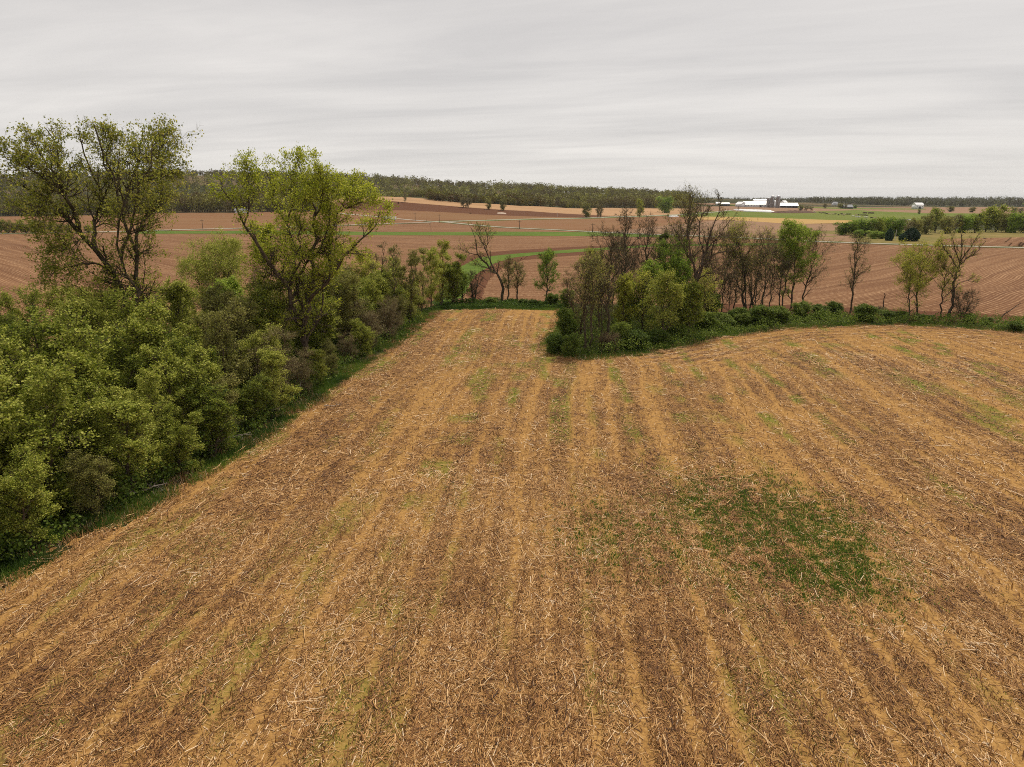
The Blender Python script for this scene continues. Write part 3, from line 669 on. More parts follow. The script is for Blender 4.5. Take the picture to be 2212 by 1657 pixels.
# ---- spreading bare tree in the island
hero('spreading_tree', 'largest bare spreading tree of the island, forked trunk with long crooked limb to the right', c4, (1500, 722), [
    ['base', (1335, 1050, 0), (1345, 860, 0), (1380, 760, 0), (1450, 640, 0), (1560, 610, 0), (1640, 600, 0), (1720, 560, 0)],
    [(1345, 860, 0), (1370, 760, .6), (1420, 640, 1), (1440, 540, 1), (1500, 400, 1), (1540, 260, 1), (1560, 150, 1)],
    [(1330, 880, 0), (1310, 700, -.6), (1280, 500, -1), (1270, 330, -1), (1300, 180, -1.2)],
    [(1420, 640, 1), (1360, 480, 2), (1380, 330, 2.4), (1430, 200, 2.4)], [(1345, 860, 0), (1420, 800, -1.5), (1490, 790, -2), (1560, 720, -2.5)],
    [(1450, 640, 0), (1500, 520, -1.5), (1600, 400, -2), (1650, 330, -2)], [(1310, 700, -.6), (1220, 560, -1.6), (1170, 420, -2)]],
    [(.30, .03), (.18, .02), (.15, .02), (.1, .02), (.1, .02), (.09, .02), (.09, .02)], 'olive', 'bark', 14,
    l2=(15, .22, 1, 42, .30), l3=(7, .15, 1, 40, .5), l4=(5, .15, 1, 38, .5), nl=1, ls=.10, jit=.12, up=.09, l2len=2.8, leafless=.5, rmin=.011)
hero('vase_shaped_tree', 'bare vase-shaped tree at right with fanned upright branches against the drilled field', c5, (2048, 690), [
    ['base', (1695, 940, 0), (1700, 830, 0), (1715, 720, 0), (1735, 640, 0), (1755, 590, 0)],
    [(1735, 640, 0), (1680, 560, .5), (1640, 500, .8), (1600, 430, 1)], [(1750, 600, 0), (1720, 520, -.8), (1700, 440, -1), (1680, 380, -1.2)],
    [(1755, 590, 0), (1770, 500, .6), (1760, 420, .8), (1770, 340, .9)], [(1750, 600, 0), (1800, 530, 0), (1850, 460, 0), (1890, 390, 0)],
    [(1740, 620, 0), (1820, 560, -1), (1880, 520, -1.3), (1930, 450, -1.5)], [(1715, 720, 0), (1680, 670, .8), (1620, 640, 1.2)], [(1705, 790, 0), (1760, 735, .8), (1830, 730, 1.2), (1880, 740, 1.4)]],
    [(.22, .10), (.1, .015), (.09, .015), (.1, .015), (.1, .015), (.08, .015), (.07, .015), (.07, .015)], 'yellow', 'bark', 15,
    l2=(11, .2, 1, 32, .30), l3=(7, .15, 1, 34, .5), l4=(5, .15, 1, 36, .5), nl=1, ls=.10, jit=.1, up=.12, l2len=1.7, leafless=.5)

# ---- single trees of the island and hedge, each of its own growth.  (converter, base, top, crown width, options)
def sized(name, label, base_px, top_y, cw, seed, group=None, cat='tree', **k):
    bx, by = g(*base_px); z = float(T(bx, by)); H = ztop(top_y, by)-z; cr = cw/F*by/1.0/2
    ms = generic(seed, H, cr, name, **k)
    return put(name, ms, (bx, by, z), label=label, cat=cat, group=group)
SP = dict(leaf='olive', bark='bark_dark', nl=1, ls=.11, jit=.18, leafless=.25, wig=.22, l2n=6, l3n=5, l4n=5, nlimb=16, spreadang=47, rmin=.008)
BARE = dict(leaf='brown', nl=1, ls=.08, jit=.15, leafless=.7, wig=.24, bark='bark_dark', l2n=6, l3n=5, l4n=5, nlimb=17, spreadang=45, rmin=.009)
GI = 'trees of the tree island beside the stubble'
def isl(name, lab, cv, b, topy, wpx, seed, **k):
    bp = cv(*b); tp = cv(b[0], topy)[1]; s = {c3: 4.36, c4: 3.013, c5: 2.566}[cv]*1.2939
    return sized(name, lab, bp, tp, wpx*(1.7 if k.get('nl', 1) < 3 else 1.15)/s, seed, GI if cv is not c3 else 'trees along the far end of the stubble neck', **k)
isl('ivy_clad_tree', 'lone tree at the right end of the neck, bare crown and green ivy lower down', c3, (1420, 1600), 990, 330, 21, leaf='green', nl=3, ls=.13, leafless=.35, clear=.25, nlimb=14)
isl('crooked_tree', 'small crooked dark tree between the leaning tree and the ivy-clad tree', c3, (1075, 1560), 1150, 190, 22, clear=.35, **{**SP, 'bark': 'bark_dark'})
isl('thin_tree', 'slim olive tree right beside the base of the leaning tree', c3, (960, 1580), 1040, 150, 23, clear=.3, **SP)
isl('young_tree', 'small bare reddish tree left of the leaning tree base', c3, (540, 1590), 1230, 200, 24, clear=.3, ns=3, **BARE)
isl('leafy_tree', 'leafy yellow-green clump of dark stems at the left corner of the neck', c3, (290, 1620), 1000, 340, 25, leaf='young', nl=4, ns=4, clear=.3)
isl('young_tree', 'slim spire-topped tree behind the left corner of the neck', c3, (190, 1560), 820, 150, 26, leaf='yellow', nl=2, clear=.45)
isl('young_tree', 'sparse low tree at the foot of the grassed waterway', c3, (400, 1600), 1290, 180, 27, leaf='green', nl=2, clear=.3, leafless=.3)
isl('slender_tree', 'slender tree nearest the camera at the island tip, straight bare trunk', c4, (400, 1470), 690, 240, 31, clear=.5, tr=.13, **SP)
isl('slender_tree', 'second slender straight tree just right of the island tip one', c4, (452, 1450), 640, 230, 32, clear=.55, tr=.12, **SP)
isl('crooked_tree', 'short crooked tree standing in front of the tall bare trunk of the island', c4, (545, 1440), 880, 180, 33, clear=.45, tr=.09, **BARE)
isl('tall_bare_tree', 'tall bare tree with wavy trunk left in the island', c4, (610, 1400), 400, 300, 34, clear=.42, tr=.19, **BARE)
isl('tall_bare_tree', 'dense-topped bare tree reaching up over the grass strip', c4, (715, 1270), 250, 250, 35, clear=.45, tr=.22, **{**BARE, 'bark': 'bark_dark', 'l4n': 6})
isl('tall_bare_tree', 'bare dark tree in the middle of the island with twisted boughs', c4, (900, 1230), 330, 270, 36, clear=.45, tr=.20, **{**BARE, 'bark': 'bark_dark'})
isl('ivy_clad_tree', 'narrow dark ivy-covered column tree in the middle of the island', c4, (1045, 1180), 370, 100, 37, leaf='shrub', nl=4, clear=.3, bark='bark_dark')
isl('tall_tree', 'tallest tree of the island, thin budding branches breaking the skyline', c4, (1235, 1200), 95, 330, 38, clear=.4, tr=.26, **{**SP, 'leafless': .2, 'l4n': 6, 'nlimb': 22})
isl('leafy_tree', 'round bright green tree in the heart of the island', c4, (1110, 1230), 560, 400, 39, leaf='green', nl=3, clear=.3, tb=.55, nlimb=14)
isl('leafy_tree', 'dense yellow-green tree hanging over the front of the island', c4, (1060, 1370), 850, 380, 40, leaf='young', nl=3, clear=.12, nlimb=14, tb=.45)
isl('leafy_tree', 'leafy tree at the right front of the island with drooping boughs', c4, (1270, 1330), 930, 300, 41, leaf='young', nl=4, clear=.12, nlimb=13, tb=.42)
isl('leafy_tree', 'small pale green tree between the slender trunks and the dense tree', c4, (730, 1330), 800, 230, 42, leaf='yellow', nl=3, clear=.2)
isl('brown_thicket_tree', 'reddish twiggy tree left of the slender island trunks', c4, (330, 1380), 760, 300, 43, clear=.15, ns=3, leaf='olive', nl=1, ls=.09, leafless=.2, bark='bark_brown')
isl('forked_tree', 'forked thin tree right of the spreading tree', c4, (1500, 1130), 600, 250, 44, clear=.3, ns=2, tr=.1, **SP)
isl('thin_tree', 'thin low tree in front of the curved trunk', c4, (1615, 1180), 790, 160, 45, clear=.35, tr=.07, **BARE)
isl('curved_tree', 'pale curved trunk carrying a yellow-green crown', c4, (1735, 1130), 420, 330, 46, clear=.5, lean=(-.12, 0), tr=.22, leaf='yellow', nl=2, ls=.11, leafless=.4, nlimb=13)
isl('twin_stem_tree', 'twin-stemmed budding tree directly right of the curved trunk', c4, (1775, 1150), 440, 250, 47, ns=2, clear=.5, tr=.12, **SP)
isl('fan_shaped_tree', 'low fan of dark stems right of the twin-stemmed tree', c4, (1835, 1150), 640, 330, 48, ns=4, clear=.3, tr=.10, **SP)
isl('leafy_tree', 'green-topped tree with tall narrow crown in the right hedge', c5, (478, 930), 290, 210, 49, leaf='green', nl=4, clear=.5, tr=.12)
isl('leafy_tree', 'wide fresh green tree with clean forked trunk in the right hedge', c5, (542, 930), 390, 320, 50, leaf='green', nl=4, clear=.42, tr=.16, nlimb=14, tb=.6)
isl('thin_tree', 'half-bare tree leaning right beside the wide fresh green tree', c5, (620, 920), 440, 250, 51, clear=.35, lean=(.14, 0), tr=.14, **SP)
isl('narrow_tree', 'single narrow bare tree standing alone in the right hedge', c5, (965, 960), 360, 170, 52, clear=.25, tr=.15, **{**SP, 'leafless': .55, 'spreadang': 34})
isl('low_tree', 'low tree with flat sweeping yellow-green boughs left of the vase-shaped tree', c5, (1385, 1000), 600, 330, 53, clear=.42, lean=(-.08, 0), leaf='yellow', nl=3, ls=.11, tr=.11, spreadang=62)
isl('broad_tree', 'crooked dark trunk with broad yellow-green crown in the right hedge', c5, (1430, 985), 500, 330, 54, clear=.48, lean=(.04, 0), leaf='yellow', nl=3, ls=.11, tr=.15, bark='bark_dark', spreadang=60)
isl('thin_tree', 'thin tree close left of the vase-shaped tree', c5, (1618, 1000), 560, 200, 55, clear=.4, tr=.12, leaf='yellow', nl=2, ls=.1, leafless=.3)
isl('bare_sapling', 'small bare sapling right of the vase-shaped tree', c5, (1765, 1020), 850, 170, 56, clear=.1, ns=4, tr=.05, **BARE)

fill = [(640, 1230, 560, 210, 0), (790, 1180, 600, 220, 1), (980, 1180, 480, 200, 0), (1150, 1170, 420, 230, 1), (1400, 1150, 560, 230, 1), (1660, 1110, 640, 190, 0), (1900, 1120, 560, 220, 1), (1960, 1090, 480, 240, 0),
        (520, 1330, 700, 200, 2), (880, 1320, 850, 240, 2), (1400, 1210, 880, 230, 2), (700, 1150, 480, 200, 1), (1560, 1120, 480, 260, 0), (2040, 1120, 700, 220, 1), (450, 1250, 620, 230, 2), (1180, 1260, 700, 300, 3), (950, 1290, 720, 280, 3), (760, 1300, 900, 260, 3)]
fn = ['budding olive tree', 'bare brown tree', 'pale yellow-green tree', 'leafy green tree']; fo = [dict(SP), dict(BARE), dict(leaf='yellow', nl=2, ls=.11, leafless=.2, clear=.3), dict(leaf='green', nl=3, clear=.2, nlimb=14)]; fcnt = [0]*4
for i, (bx, by, tp_, w_, k) in enumerate(sorted(fill)):
    o_ = dict(fo[k]); o_.setdefault('clear', .38); o_['tr'] = .11
    isl('filler_tree'.replace('filler', ['budding', 'bare', 'pale', 'leafy'][k]), f"{fn[k]} inside the tree island, {ORD[fcnt[k]]} from its tip", c4, (bx, by), tp_, w_, 160+i, **o_); fcnt[k] += 1
# dead leaning pole and snag
def stick(name, label, pts, r0, r1, cat, seed=1, twigs=5, mat='bark'):
    rg = np.random.default_rng(seed); P = np.stack([lined(pts, 8)]); P[:, 1:-1] += rg.normal(0, .04, P[:, 1:-1].shape); Rr = np.linspace(r0, r1, 8)[None]
    pr = [tubes(P, Rr, 6)]
    if twigs:
        P2, R2 = sprout(P, Rr, twigs, .25, 1, 50, .35, 5, .25, .05, .5, .008, rg=rg); pr.append(tubes(P2, R2, 4))
        P3, R3 = sprout(P2, R2, 3, .2, 1, 45, .5, 4, .25, .02, .5, .005, rg=rg); pr.append(tubes(P3, R3, 3))
    V, Fq, _ = joinp(pr); o = link(name, mesh(name, V, Fq, M[mat], smooth=True))
    c = V[:, :].min(0); return tag(o, label, cat)
def gz(px, py, dz=0): x, y = g(px, py); return np.array([x, y, float(T(x, y))+dz])
b = gz(*c5(2010, 1035)); stick('leaning_dead_trunk', 'bare dead pole leaning right at the far end of the right hedge', [b, un(*c5(2070, 970), b[1]), un(*c5(2110, 940), b[1]), un(*c5(2190, 890), b[1])], .10, .03, 'dead tree', 3)
b = gz(*c5(1200, 945)); stick('snag', 'short broken snag between two shrubs of the right hedge', [b, b+np.array([-.05, 0, 1.2]), b+np.array([-.1, 0, 2.6])], .10, .05, 'dead tree', 4, 3)

# ---- shrubs
shr = [generic(61, 3.0, 1.7, 'shrub', ns=6, clear=.08, tr=.05, leaf='shrub', nl=7, leafless=.2, ls=.14, nlimb=18, spreadang=62, l4=True, l4n=4, jit=.15),
       generic(62, 3.0, 1.6, 'shrub', ns=5, clear=.1, tr=.05, leaf='shrub', nl=6, leafless=.3, ls=.13, nlimb=15, spreadang=58, l4n=4, jit=.15, tb=.6),
       generic(63, 2.6, 1.8, 'shrub', ns=7, clear=.12, tr=.035, leaf='brown', nl=1, ls=.07, nlimb=21, spreadang=55, bark='bark_brown', l4n=6, leafless=.6)]
def shrub(k, base_px, top_y, wpx, label, group):
    x, y = g(*base_px); z = float(T(x, y)); H = max(.5, (ztop(top_y, y)-z)*random.uniform(.5, .85)*(1.2 if 'biggest' in label or 'lone' in label or 'tip' in label else 1)); s = H/(2.6 if k == 2 else 3.0); wsc = wpx/F*y/3.6
    put('bare_shrub' if k == 2 else 'shrub', shr[k], (x, y, z), random.uniform(0, 6), (wsc, wsc, s), label, 'shrub', group, leafname='buds' if k == 2 else 'foliage', woodname='stems')
GS = 'shrubs at the foot of the tree island and right hedge'
for cv, k, b, top, wd_, lab in [
    (c4, 0, (150, 1480), 1290, 190, 'dark green shrub at the very tip of the tree island'), (c4, 1, (290, 1500), 1320, 210, 'round green shrub just right of the island tip'),
    (c4, 1, (250, 1400), 1100, 230, 'taller green shrub behind the island tip'), (c4, 2, (600, 1460), 1180, 260, 'bare greyish-brown twiggy shrub under the slender trunks'),
    (c4, 0, (830, 1440), 1180, 260, 'dark shrub in front of the dense yellow-green tree'), (c4, 0, (1010, 1400), 1200, 230, 'dark shrub under the drooping boughs of the island'),
    (c4, 1, (700, 1430), 1150, 230, 'green shrub in shade right of the twiggy shrub'),
    (c4, 1, (1180, 1350), 1160, 220, 'shrub at the right front foot of the island'), (c4, 0, (1400, 1290), 1100, 260, 'low dark shrub below the spreading tree'),
    (c4, 1, (1560, 1250), 1110, 230, 'shrub right of the spreading tree foot'), (c4, 0, (1700, 1230), 1090, 210, 'dark shrub in front of the curved trunk'),
    (c4, 1, (1460, 1180), 950, 230, 'bushy green growth around the foot of the spreading tree'),
    (c5, 0, (60, 1075), 960, 170, 'shrub below the twin-stemmed tree'), (c5, 1, (190, 1060), 930, 180, 'green shrub below the low fan of stems'),
    (c5, 0, (330, 1060), 880, 230, 'biggest dark shrub of the right hedge'), (c5, 0, (440, 1040), 900, 200, 'dark shrub left below the wide fresh green tree'),
    (c5, 1, (610, 1010), 860, 190, 'green shrub right below the wide fresh green tree'), (c5, 1, (740, 1000), 850, 180, 'leafy shrub midway to the narrow bare tree'),
    (c5, 1, (850, 990), 870, 150, 'shrub directly left of the narrow bare tree'), (c5, 0, (1070, 1030), 885, 190, 'lone round dark shrub right of the narrow bare tree'),
    (c5, 1, (1230, 1010), 930, 180, 'low shrub beside the broken snag'), (c5, 1, (1330, 1000), 945, 130, 'small shrub left of the low sweeping tree'),
    (c5, 1, (1500, 1010), 960, 160, 'low shrub under the broad yellow-green crown'),
    (c5, 1, (1940, 1040), 985, 120, 'low shrub left of the leaning dead pole'), (c5, 0, (2140, 1100), 1020, 130, 'dark shrub at the right end of the hedge'),
    (c5, 1, (1820, 1030), 970, 130, 'low shrub behind the bare sapling'), (c5, 2, (1160, 960), 900, 130, 'thin twiggy shrub left of the snag'),
    (c3, 1, (1150, 1620), 1520, 170, 'low dark shrub at the far end of the neck'), (c3, 0, (1270, 1630), 1530, 170, 'second low dark shrub at the far end of the neck'), (c3, 1, (1500, 1640), 1500, 230, 'shrub joining the lone ivy-clad tree to the island'),
    (c3, 1, (760, 1620), 1530, 200, 'low shrub below the leaning tree'), (c3, 1, (1680, 1650), 1450, 260, 'shrub behind the island tip next to the neck')]:
    s = {c3: 4.36, c4: 3.013, c5: 2.566}[cv]*1.2939
    shrub(k, cv(*b), cv(b[0], top)[1], wd_/s, lab, GS)

# ---- the left thicket
protoA = [generic(70+i, 8.5, 2.7, 'thicket_tree', ns=n_, clear=.06, tr=.11, leaf='young', nl=6, ls=.115, nlimb=nb_, spreadang=55, l2n=8, l3n=6, l4n=5, tb=tb_, jit=.10, leafless=.22, wig=.28) for i, (n_, nb_, tb_) in enumerate([(2, 18, .55), (3, 20, .5), (1, 17, .6), (2, 18, .4)])]
protoB = [generic(80+i, 8.5, 2.3, 'thicket_tree', ns=n_, clear=.2, tr=.09, leaf='olive', nl=3, ls=.11, nlimb=16, spreadang=45, l3n=6, l4n=6, tb=.5, leafless=.2) for i, n_ in enumerate([3, 2])]
protoC = [generic(85, 7.5, 2.3, 'thicket_tree', ns=5, clear=.15, tr=.06, leaf='brown', nl=2, ls=.075, nlimb=20, spreadang=50, l3n=6, l4n=6, bark='bark_brown', leafless=.3)]
LEr = EDGE[1:12]
seg = np.concatenate([[0], np.cumsum(np.linalg.norm(LEr[1:]-LEr[:-1], axis=1))])
def onedge(s, off):
    i = min(max(np.searchsorted(seg, s)-1, 0), len(seg)-2); k = (s-seg[i])/(seg[i+1]-seg[i]); p = LEr[i]*(1-k)+LEr[i+1]*k
    d = LEr[i+1]-LEr[i]; d /= np.linalg.norm(d); return p+np.array([-d[1], d[0]])*off
GT = 'trees and tall bushes of the left thicket'
# rows: offset from the field edge, spacing, height by distance
LEN = seg[-1]; HB = g(668, 800)
rowdefs = [('edge row', 1.7, 3.1, 5.0, 1), ('second row', 4.8, 3.8, 7.4, 2), ('third row', 8.8, 4.2, 8.0, 3), ('back row', 13.5, 5.0, 7.7, 4), ('outer row', 19.5, 6.4, 7.2, 5), ('outermost row', 26, 7, 7.0, 6)]
for rn, off, spc, hh, ri in rowdefs:
    cnt = 0; s = -2.0+ri*.8
    while s < LEN-3 and cnt < 25:
        p = onedge(max(s, .01), off+random.uniform(-.9, .9)); f = s/LEN
        taperoff = np.interp(f, [0, .4, .8, 1], [1, 1.05, 1.0, .85])
        if ri >= 3 and f > .8: break
        if ri == 4 and f > .6: break
        if ri > 4 and f > .38: break
        # species by place: dense bright green near the camera, sparser further on
        rv = random.random()
        if f < .42: k = 'A' if rv < .9 else 'B'
        elif f < .58: k = 'A' if rv < .45 else ('C' if rv < .62 and ri == 1 else 'B')
        else: k = 'C' if (ri == 1 and .60 < f < .76) else ('A' if rv < .55 else 'B')
        if ri == 1 and .35 < f < .42: k = 'C'
        pr_ = {'A': protoA, 'B': protoB, 'C': protoC}[k]; q = random.randrange(len(pr_)); ms = pr_[q]
        h = hh*random.uniform(.68, 1.18)*taperoff*(.6 if ri <= 2 and math.hypot(p[0]-HB[0]-1.0, p[1]-HB[1]+2) < 6 else 1); sc = h/(8.5 if k != 'C' else 7.5); sx = sc*random.uniform(1.05, 1.42)*(1.12 if ri == 1 else 1)
        adj = {'A': ['bushy yellow-green tree', 'dense leafy tree', 'bright leafy tree', 'darker leafy tree'][q] if k == 'A' else '', 'B': 'thin olive tree', 'C': 'brown twiggy bush'}[k]
        lab = f"{adj}, {ORD[cnt]} from the camera, {rn} of the left thicket"
        put('thicket_bush' if k == 'C' else 'thicket_tree', ms, (p[0], p[1], float(T(*p))), random.uniform(0, 6.28), (sx, sx, sc), lab, 'bush' if k == 'C' else 'tree', GT)
        s += spc*random.uniform(.85, 1.2); cnt += 1
GT2 = 'trees rising behind the left thicket'
def sz(name, lab, b, top, wd_, seed, **k): return sized(name, lab, b, top, wd_, seed, GT2, **k)
s2 = 2.3675*1.2939
sz('willow_tree', 'soft round willow with hazy green dome behind the gap between the cottonwoods', (475, 712), 540, 185, 91, leaf='young', nl=7, ls=.11, jit=.18, ns=4, clear=.25, tr=.15, nlimb=20, spreadang=58, tb=.45, l4n=6)
sz('leafy_tree', 'vivid green small tree in front of the willow', (505, 760), 606, 85, 92, leaf='green', nl=7, clear=.2, tb=.6)
sz('bare_tree', 'bare grey-brown tree just left of the second cottonwood', (575, 740), 560, 90, 93, clear=.3, ns=3, **BARE)
for i, (bx, by, tx, wx, lf, nl_, lb) in enumerate([(1250, 1230, 790, 300, 'yellow', 6, 'bright yellow-green tree right of the second cottonwood'), (1350, 1240, 620, 160, 'brown', 1, 'leafless tree rising behind the bright yellow-green tree'),
        (1300, 1180, 680, 150, 'olive', 1, 'bare reddish tree left of the leafless one'), (1440, 1230, 660, 190, 'olive', 2, 'feathery olive tree third past the second cottonwood'),
        (1520, 1200, 700, 200, 'olive', 4, 'dense olive tree midway between second cottonwood and neck corner'), (1590, 1150, 690, 180, 'olive', 4, 'rounded olive-green tree beyond the dense olive one'),
        (1670, 1110, 700, 190, 'young', 5, 'leafy green tree two before the neck corner'), (1740, 1080, 740, 180, 'young', 5, 'leafy green tree next before the neck corner'),
        (1810, 1070, 800, 150, 'young', 4, 'low leafy tree right at the neck corner'), (1130, 1250, 870, 200, 'young', 5, 'leafy tree touching the second cottonwood on its right')]):
    p = c2(bx, by); sz('hedge_tree', lb, p, c2(0, tx)[1], wx/s2, 100+i, leaf=lf, nl=nl_, ls=.11, clear=.2, ns=1+i % 3, tr=.11, leafless=.15 if nl_ > 2 else .5, l4n=5)
for i, (px_, py_, tp_, w_, lb) in enumerate([(60, 760, 640, 90, 'small leafy tree against the left field at the picture edge'), (150, 745, 622, 80, 'leafy tree below the low sweeping bough of the tallest cottonwood'),
        (220, 740, 640, 80, 'leafy tree behind the leaning cottonwood trunks'), (390, 745, 650, 90, 'leafy tree right of the tallest cottonwood foot'), (555, 745, 655, 80, 'leafy tree between vivid green tree and second cottonwood')]):
    sz('thicket_tree', lb, (px_, py_), tp_, w_*1.3, 120+i, leaf='young', nl=5, ls=.12, clear=.15, ns=2, tr=.1, l4n=5)

# ---- undergrowth (nobody could count it)
def clump_stuff(name, label, pts, hmax, n_each, size, mat, tb):
    n = len(pts); c = VN1(pts[:, 0]/1.7, pts[:, 1]/1.7)*.6+VN2(pts[:, 0]/.8, pts[:, 1]/.8)*.4
    q = np.repeat(np.arange(n), n_each); h = hmax*np.clip(c*1.5-.25, .1, 1)[q]*rng.random(len(q))**.7
    P = np.stack([pts[q, 0]+rng.normal(0, .16, len(q)), pts[q, 1]+rng.normal(0, .16, len(q)), T(pts[q, 0], pts[q, 1])+h], -1)
    paths = np.stack([P, P+1e-3], 1); V, Fq, tt = leaves(paths, 1, size, .05, tb=tb)
    tag(link(name, mesh(name, V, Fq, M[mat], tint=tt)), label, 'undergrowth', kind='stuff')
n = 15000; s_ = rng.uniform(0, LEN, n); pts = np.array([onedge(a, b_) for a, b_ in zip(s_, rng.uniform(.6, 15, n)**1.0)])
pts = pts[rng.random(n) < np.interp(s_/LEN, [0, .6, 1], [1, .8, .5])]
clump_stuff('undergrowth', 'dark low undergrowth filling the floor of the left thicket', pts, 2.2, 8, .15, 'shrub', .4)
ipoly = np.array([g(*p) for p in [(1180, 752), (1212, 771), (1260, 776), (1400, 764), (1480, 748), (1560, 729), (1700, 710), (1900, 702), (2050, 706), (2212, 718), (2350, 730), (2350, 706), (2212, 700), (2050, 694), (1900, 686), (1750, 684), (1600, 690), (1450, 695), (1250, 672), (1218, 690), (1194, 724)]])
lo, hi = ipoly.min(0), ipoly.max(0); pts = rng.uniform(lo, hi, (30000, 2)); pts = pts[inside(pts, ipoly)][:8000]
clump_stuff('undergrowth', 'dark green undergrowth below the tree island and right hedge', pts, 1.9, 8, .15, 'shrub', .5)
npoly = np.array([g(*p) for p in [(925, 676), (948, 668), (1080, 665), (1215, 668), (1240, 655), (1080, 650), (940, 655)]])
lo, hi = npoly.min(0), npoly.max(0); pts = rng.uniform(lo, hi, (6000, 2)); pts = pts[inside(pts, npoly)][:2500]
clump_stuff('undergrowth', 'green undergrowth across the far end of the neck', pts, .8, 6, .17, 'grass', .4)

# dead branches lying at the thicket edge
for i, (px_, py_, L_, an, el_, lb) in enumerate([(646, 862, 2.6, .2, 1.1, 'bleached dead branch standing at the thicket edge below the second cottonwood'), (560, 905, 2.4, 1.2, .5, 'pale dead branch hanging at the thicket edge, second from the bleached one'),
        (455, 960, 3.0, 1.6, .35, 'pale dead branches fanned low at the middle of the thicket edge'), (330, 1030, 3.0, -1.9, .6, 'grey dead bough leaning into the near thicket edge'),
        (270, 1075, 2.6, 1.0, .3, 'thin fallen branch closest to the camera at the thicket edge'), (390, 1000, 2.4, .3, .8, 'spiky pale dead branch in the near thicket edge'), (700, 880, 1.6, 1.9, .25, 'short dead branch lying on the green margin')]):
    b = gz(px_, py_); d = np.array([math.sin(an)*math.cos(el_), math.cos(an)*math.cos(el_)*.5, math.sin(el_)])
    stick('dead_branch', lb, [b+np.array([0, 0, .1]), b+d*L_*.5, b+d*L_+np.array([0, 0, -.15])], .05, .015, 'dead branch', 200+i, 8, 'deadwood')

# ------------------------------------------------------------------ middle distance trees and shrubs
mids = [generic(140, 8, 3.3, 'mid_tree', ns=2, clear=.15, tr=.14, leaf='young', nl=5, ls=.34, nlimb=15, l3n=4, l4=False, spreadang=60, jit=.35, rmin=.015),
        generic(141, 8, 3.3, 'mid_tree', ns=3, clear=.12, tr=.14, leaf='olive', nl=5, ls=.34, nlimb=15, l3n=4, l4=False, spreadang=58, jit=.35, rmin=.015),
        generic(142, 8, 3.6, 'mid_tree', ns=3, clear=.05, tr=.12, leaf='green', nl=6, ls=.36, nlimb=18, l3n=4, l4=False, spreadang=62, jit=.4, rmin=.015, tb=.4),
        generic(143, 8, 3.3, 'mid_tree', ns=2, clear=.2, tr=.16, leaf='brown', nl=3, ls=.28, nlimb=15, l3n=5, l4=False, spreadang=60, jit=.35, rmin=.02, bark='bark_dark')]
def conif(seed, H, r):
    rg = np.random.default_rng(seed); n = 2600; h = rg.random(n)**.8; rad = r*np.sin(np.pi*np.clip(h*.78+.2, 0, 1))**.75*rg.uniform(.55, 1.05, n)**.5; a = rg.uniform(0, 6.28, n)
    P = np.stack([rad*np.cos(a), rad*np.sin(a), .1+h*H], -1); paths = np.stack([P, P+1e-3], 1); V, Fq, tt = leaves(paths, 2, .42, .12, rg)
    tr = tubes(np.stack([lined([(0, 0, -.2), (0, 0, H*.5), (0, 0, H*.9)], 6)]), np.linspace(.2, .04, 6)[None], 6)
    return mesh('conifer_wood', tr[0], [tr[1]], M['bark_dark']), mesh('conifer_leaf', V, [Fq], M['conifer'], tint=tt)
def mid(k, bx, by, top, wd_, label, group, name=None, cat='tree', sink=0):
    x, y = g(bx, by); z = float(T(x, y))-sink; H = ztop(top, y)-z; wsc = wd_/F*y/7.0
    put(name or ['tree', 'tree', 'bushy_tree', 'tree'][k], mids[k], (x, y, z), random.uniform(0, 6.28), (wsc, wsc, H/8), label, cat, group)
GB = 'trees and bushes of the belt by the right road'
belt = [(1745, 511, 494, 16, 2), (1762, 512, 499, 18, 2), (1818, 508, 483, 40, 2), (1845, 508, 478, 38, 2), (1868, 510, 477, 42, 2), (1893, 510, 474, 40, 0), (1912, 508, 472, 40, 2), (1935, 510, 475, 38, 2), (1955, 507, 476, 36, 3),
        (1978, 507, 474, 36, 1), (2000, 506, 466, 38, 1), (2020, 503, 452, 44, 0), (2042, 505, 470, 40, 1), (2060, 503, 466, 38, 3), (2082, 503, 468, 40, 2), (2105, 503, 464, 42, 0), (2128, 501, 450, 48, 0), (2150, 501, 447, 50, 0),
        (2172, 502, 460, 42, 1), (2192, 503, 462, 40, 2), (2215, 503, 460, 44, 1), (2245, 504, 462, 46, 2), (1856, 514, 498, 26, 2), (1885, 516, 500, 28, 2), (1905, 516, 502, 26, 2)]
kn = ['leafy yellow-green tree', 'olive half-leaved tree', 'green rounded bush', 'brownish thin tree']
cats_cnt = {}
for i, (bx, by, tp_, w_, k) in enumerate(sorted(belt)):
    cats_cnt[k] = cats_cnt.get(k, -1)+1
    mid(k, bx, by, tp_, w_, f"{kn[k]}, {ORD[cats_cnt[k]]} of its sort from the left in the right road belt", GB)
for (bx, by, tp_, w_, lb, sd_) in [(1920, 520, 496, 15, 'small upright dark evergreen beside the white pole at the road', 5), (1968, 521, 494, 32, 'wide dark evergreen clump beside the right road', 6), (1950, 521.5, 506, 16, 'low dark evergreen joined to the wide clump', 7)]:
    x, y = g(bx, by); z = float(T(x, y)); H = ztop(tp_, y)-z; r = w_/F*y/2
    put('evergreen_tree', conif(sd_, H, r), (x, y, z), label=lb, cat='tree', group='evergreens by the right road')
GLr = 'bushes lining the left road'
for i, bx in enumerate([-12, 4, 18, 32, 46, 58, 74, 92, 112, 130, 148, 168, 190]):
    mid([1, 0, 1, 1, 0, 1, 2][i % 7], bx, 504.5-i*.18, [472, 474, 478, 482, 476, 484, 478, 477, 480, 484, 486, 484, 488][i], 24, f"olive roadside bush, {ORD[i]} from the left along the left road", GLr, 'roadside_bush', 'bush')
GH = 'field trees standing on the far slope'
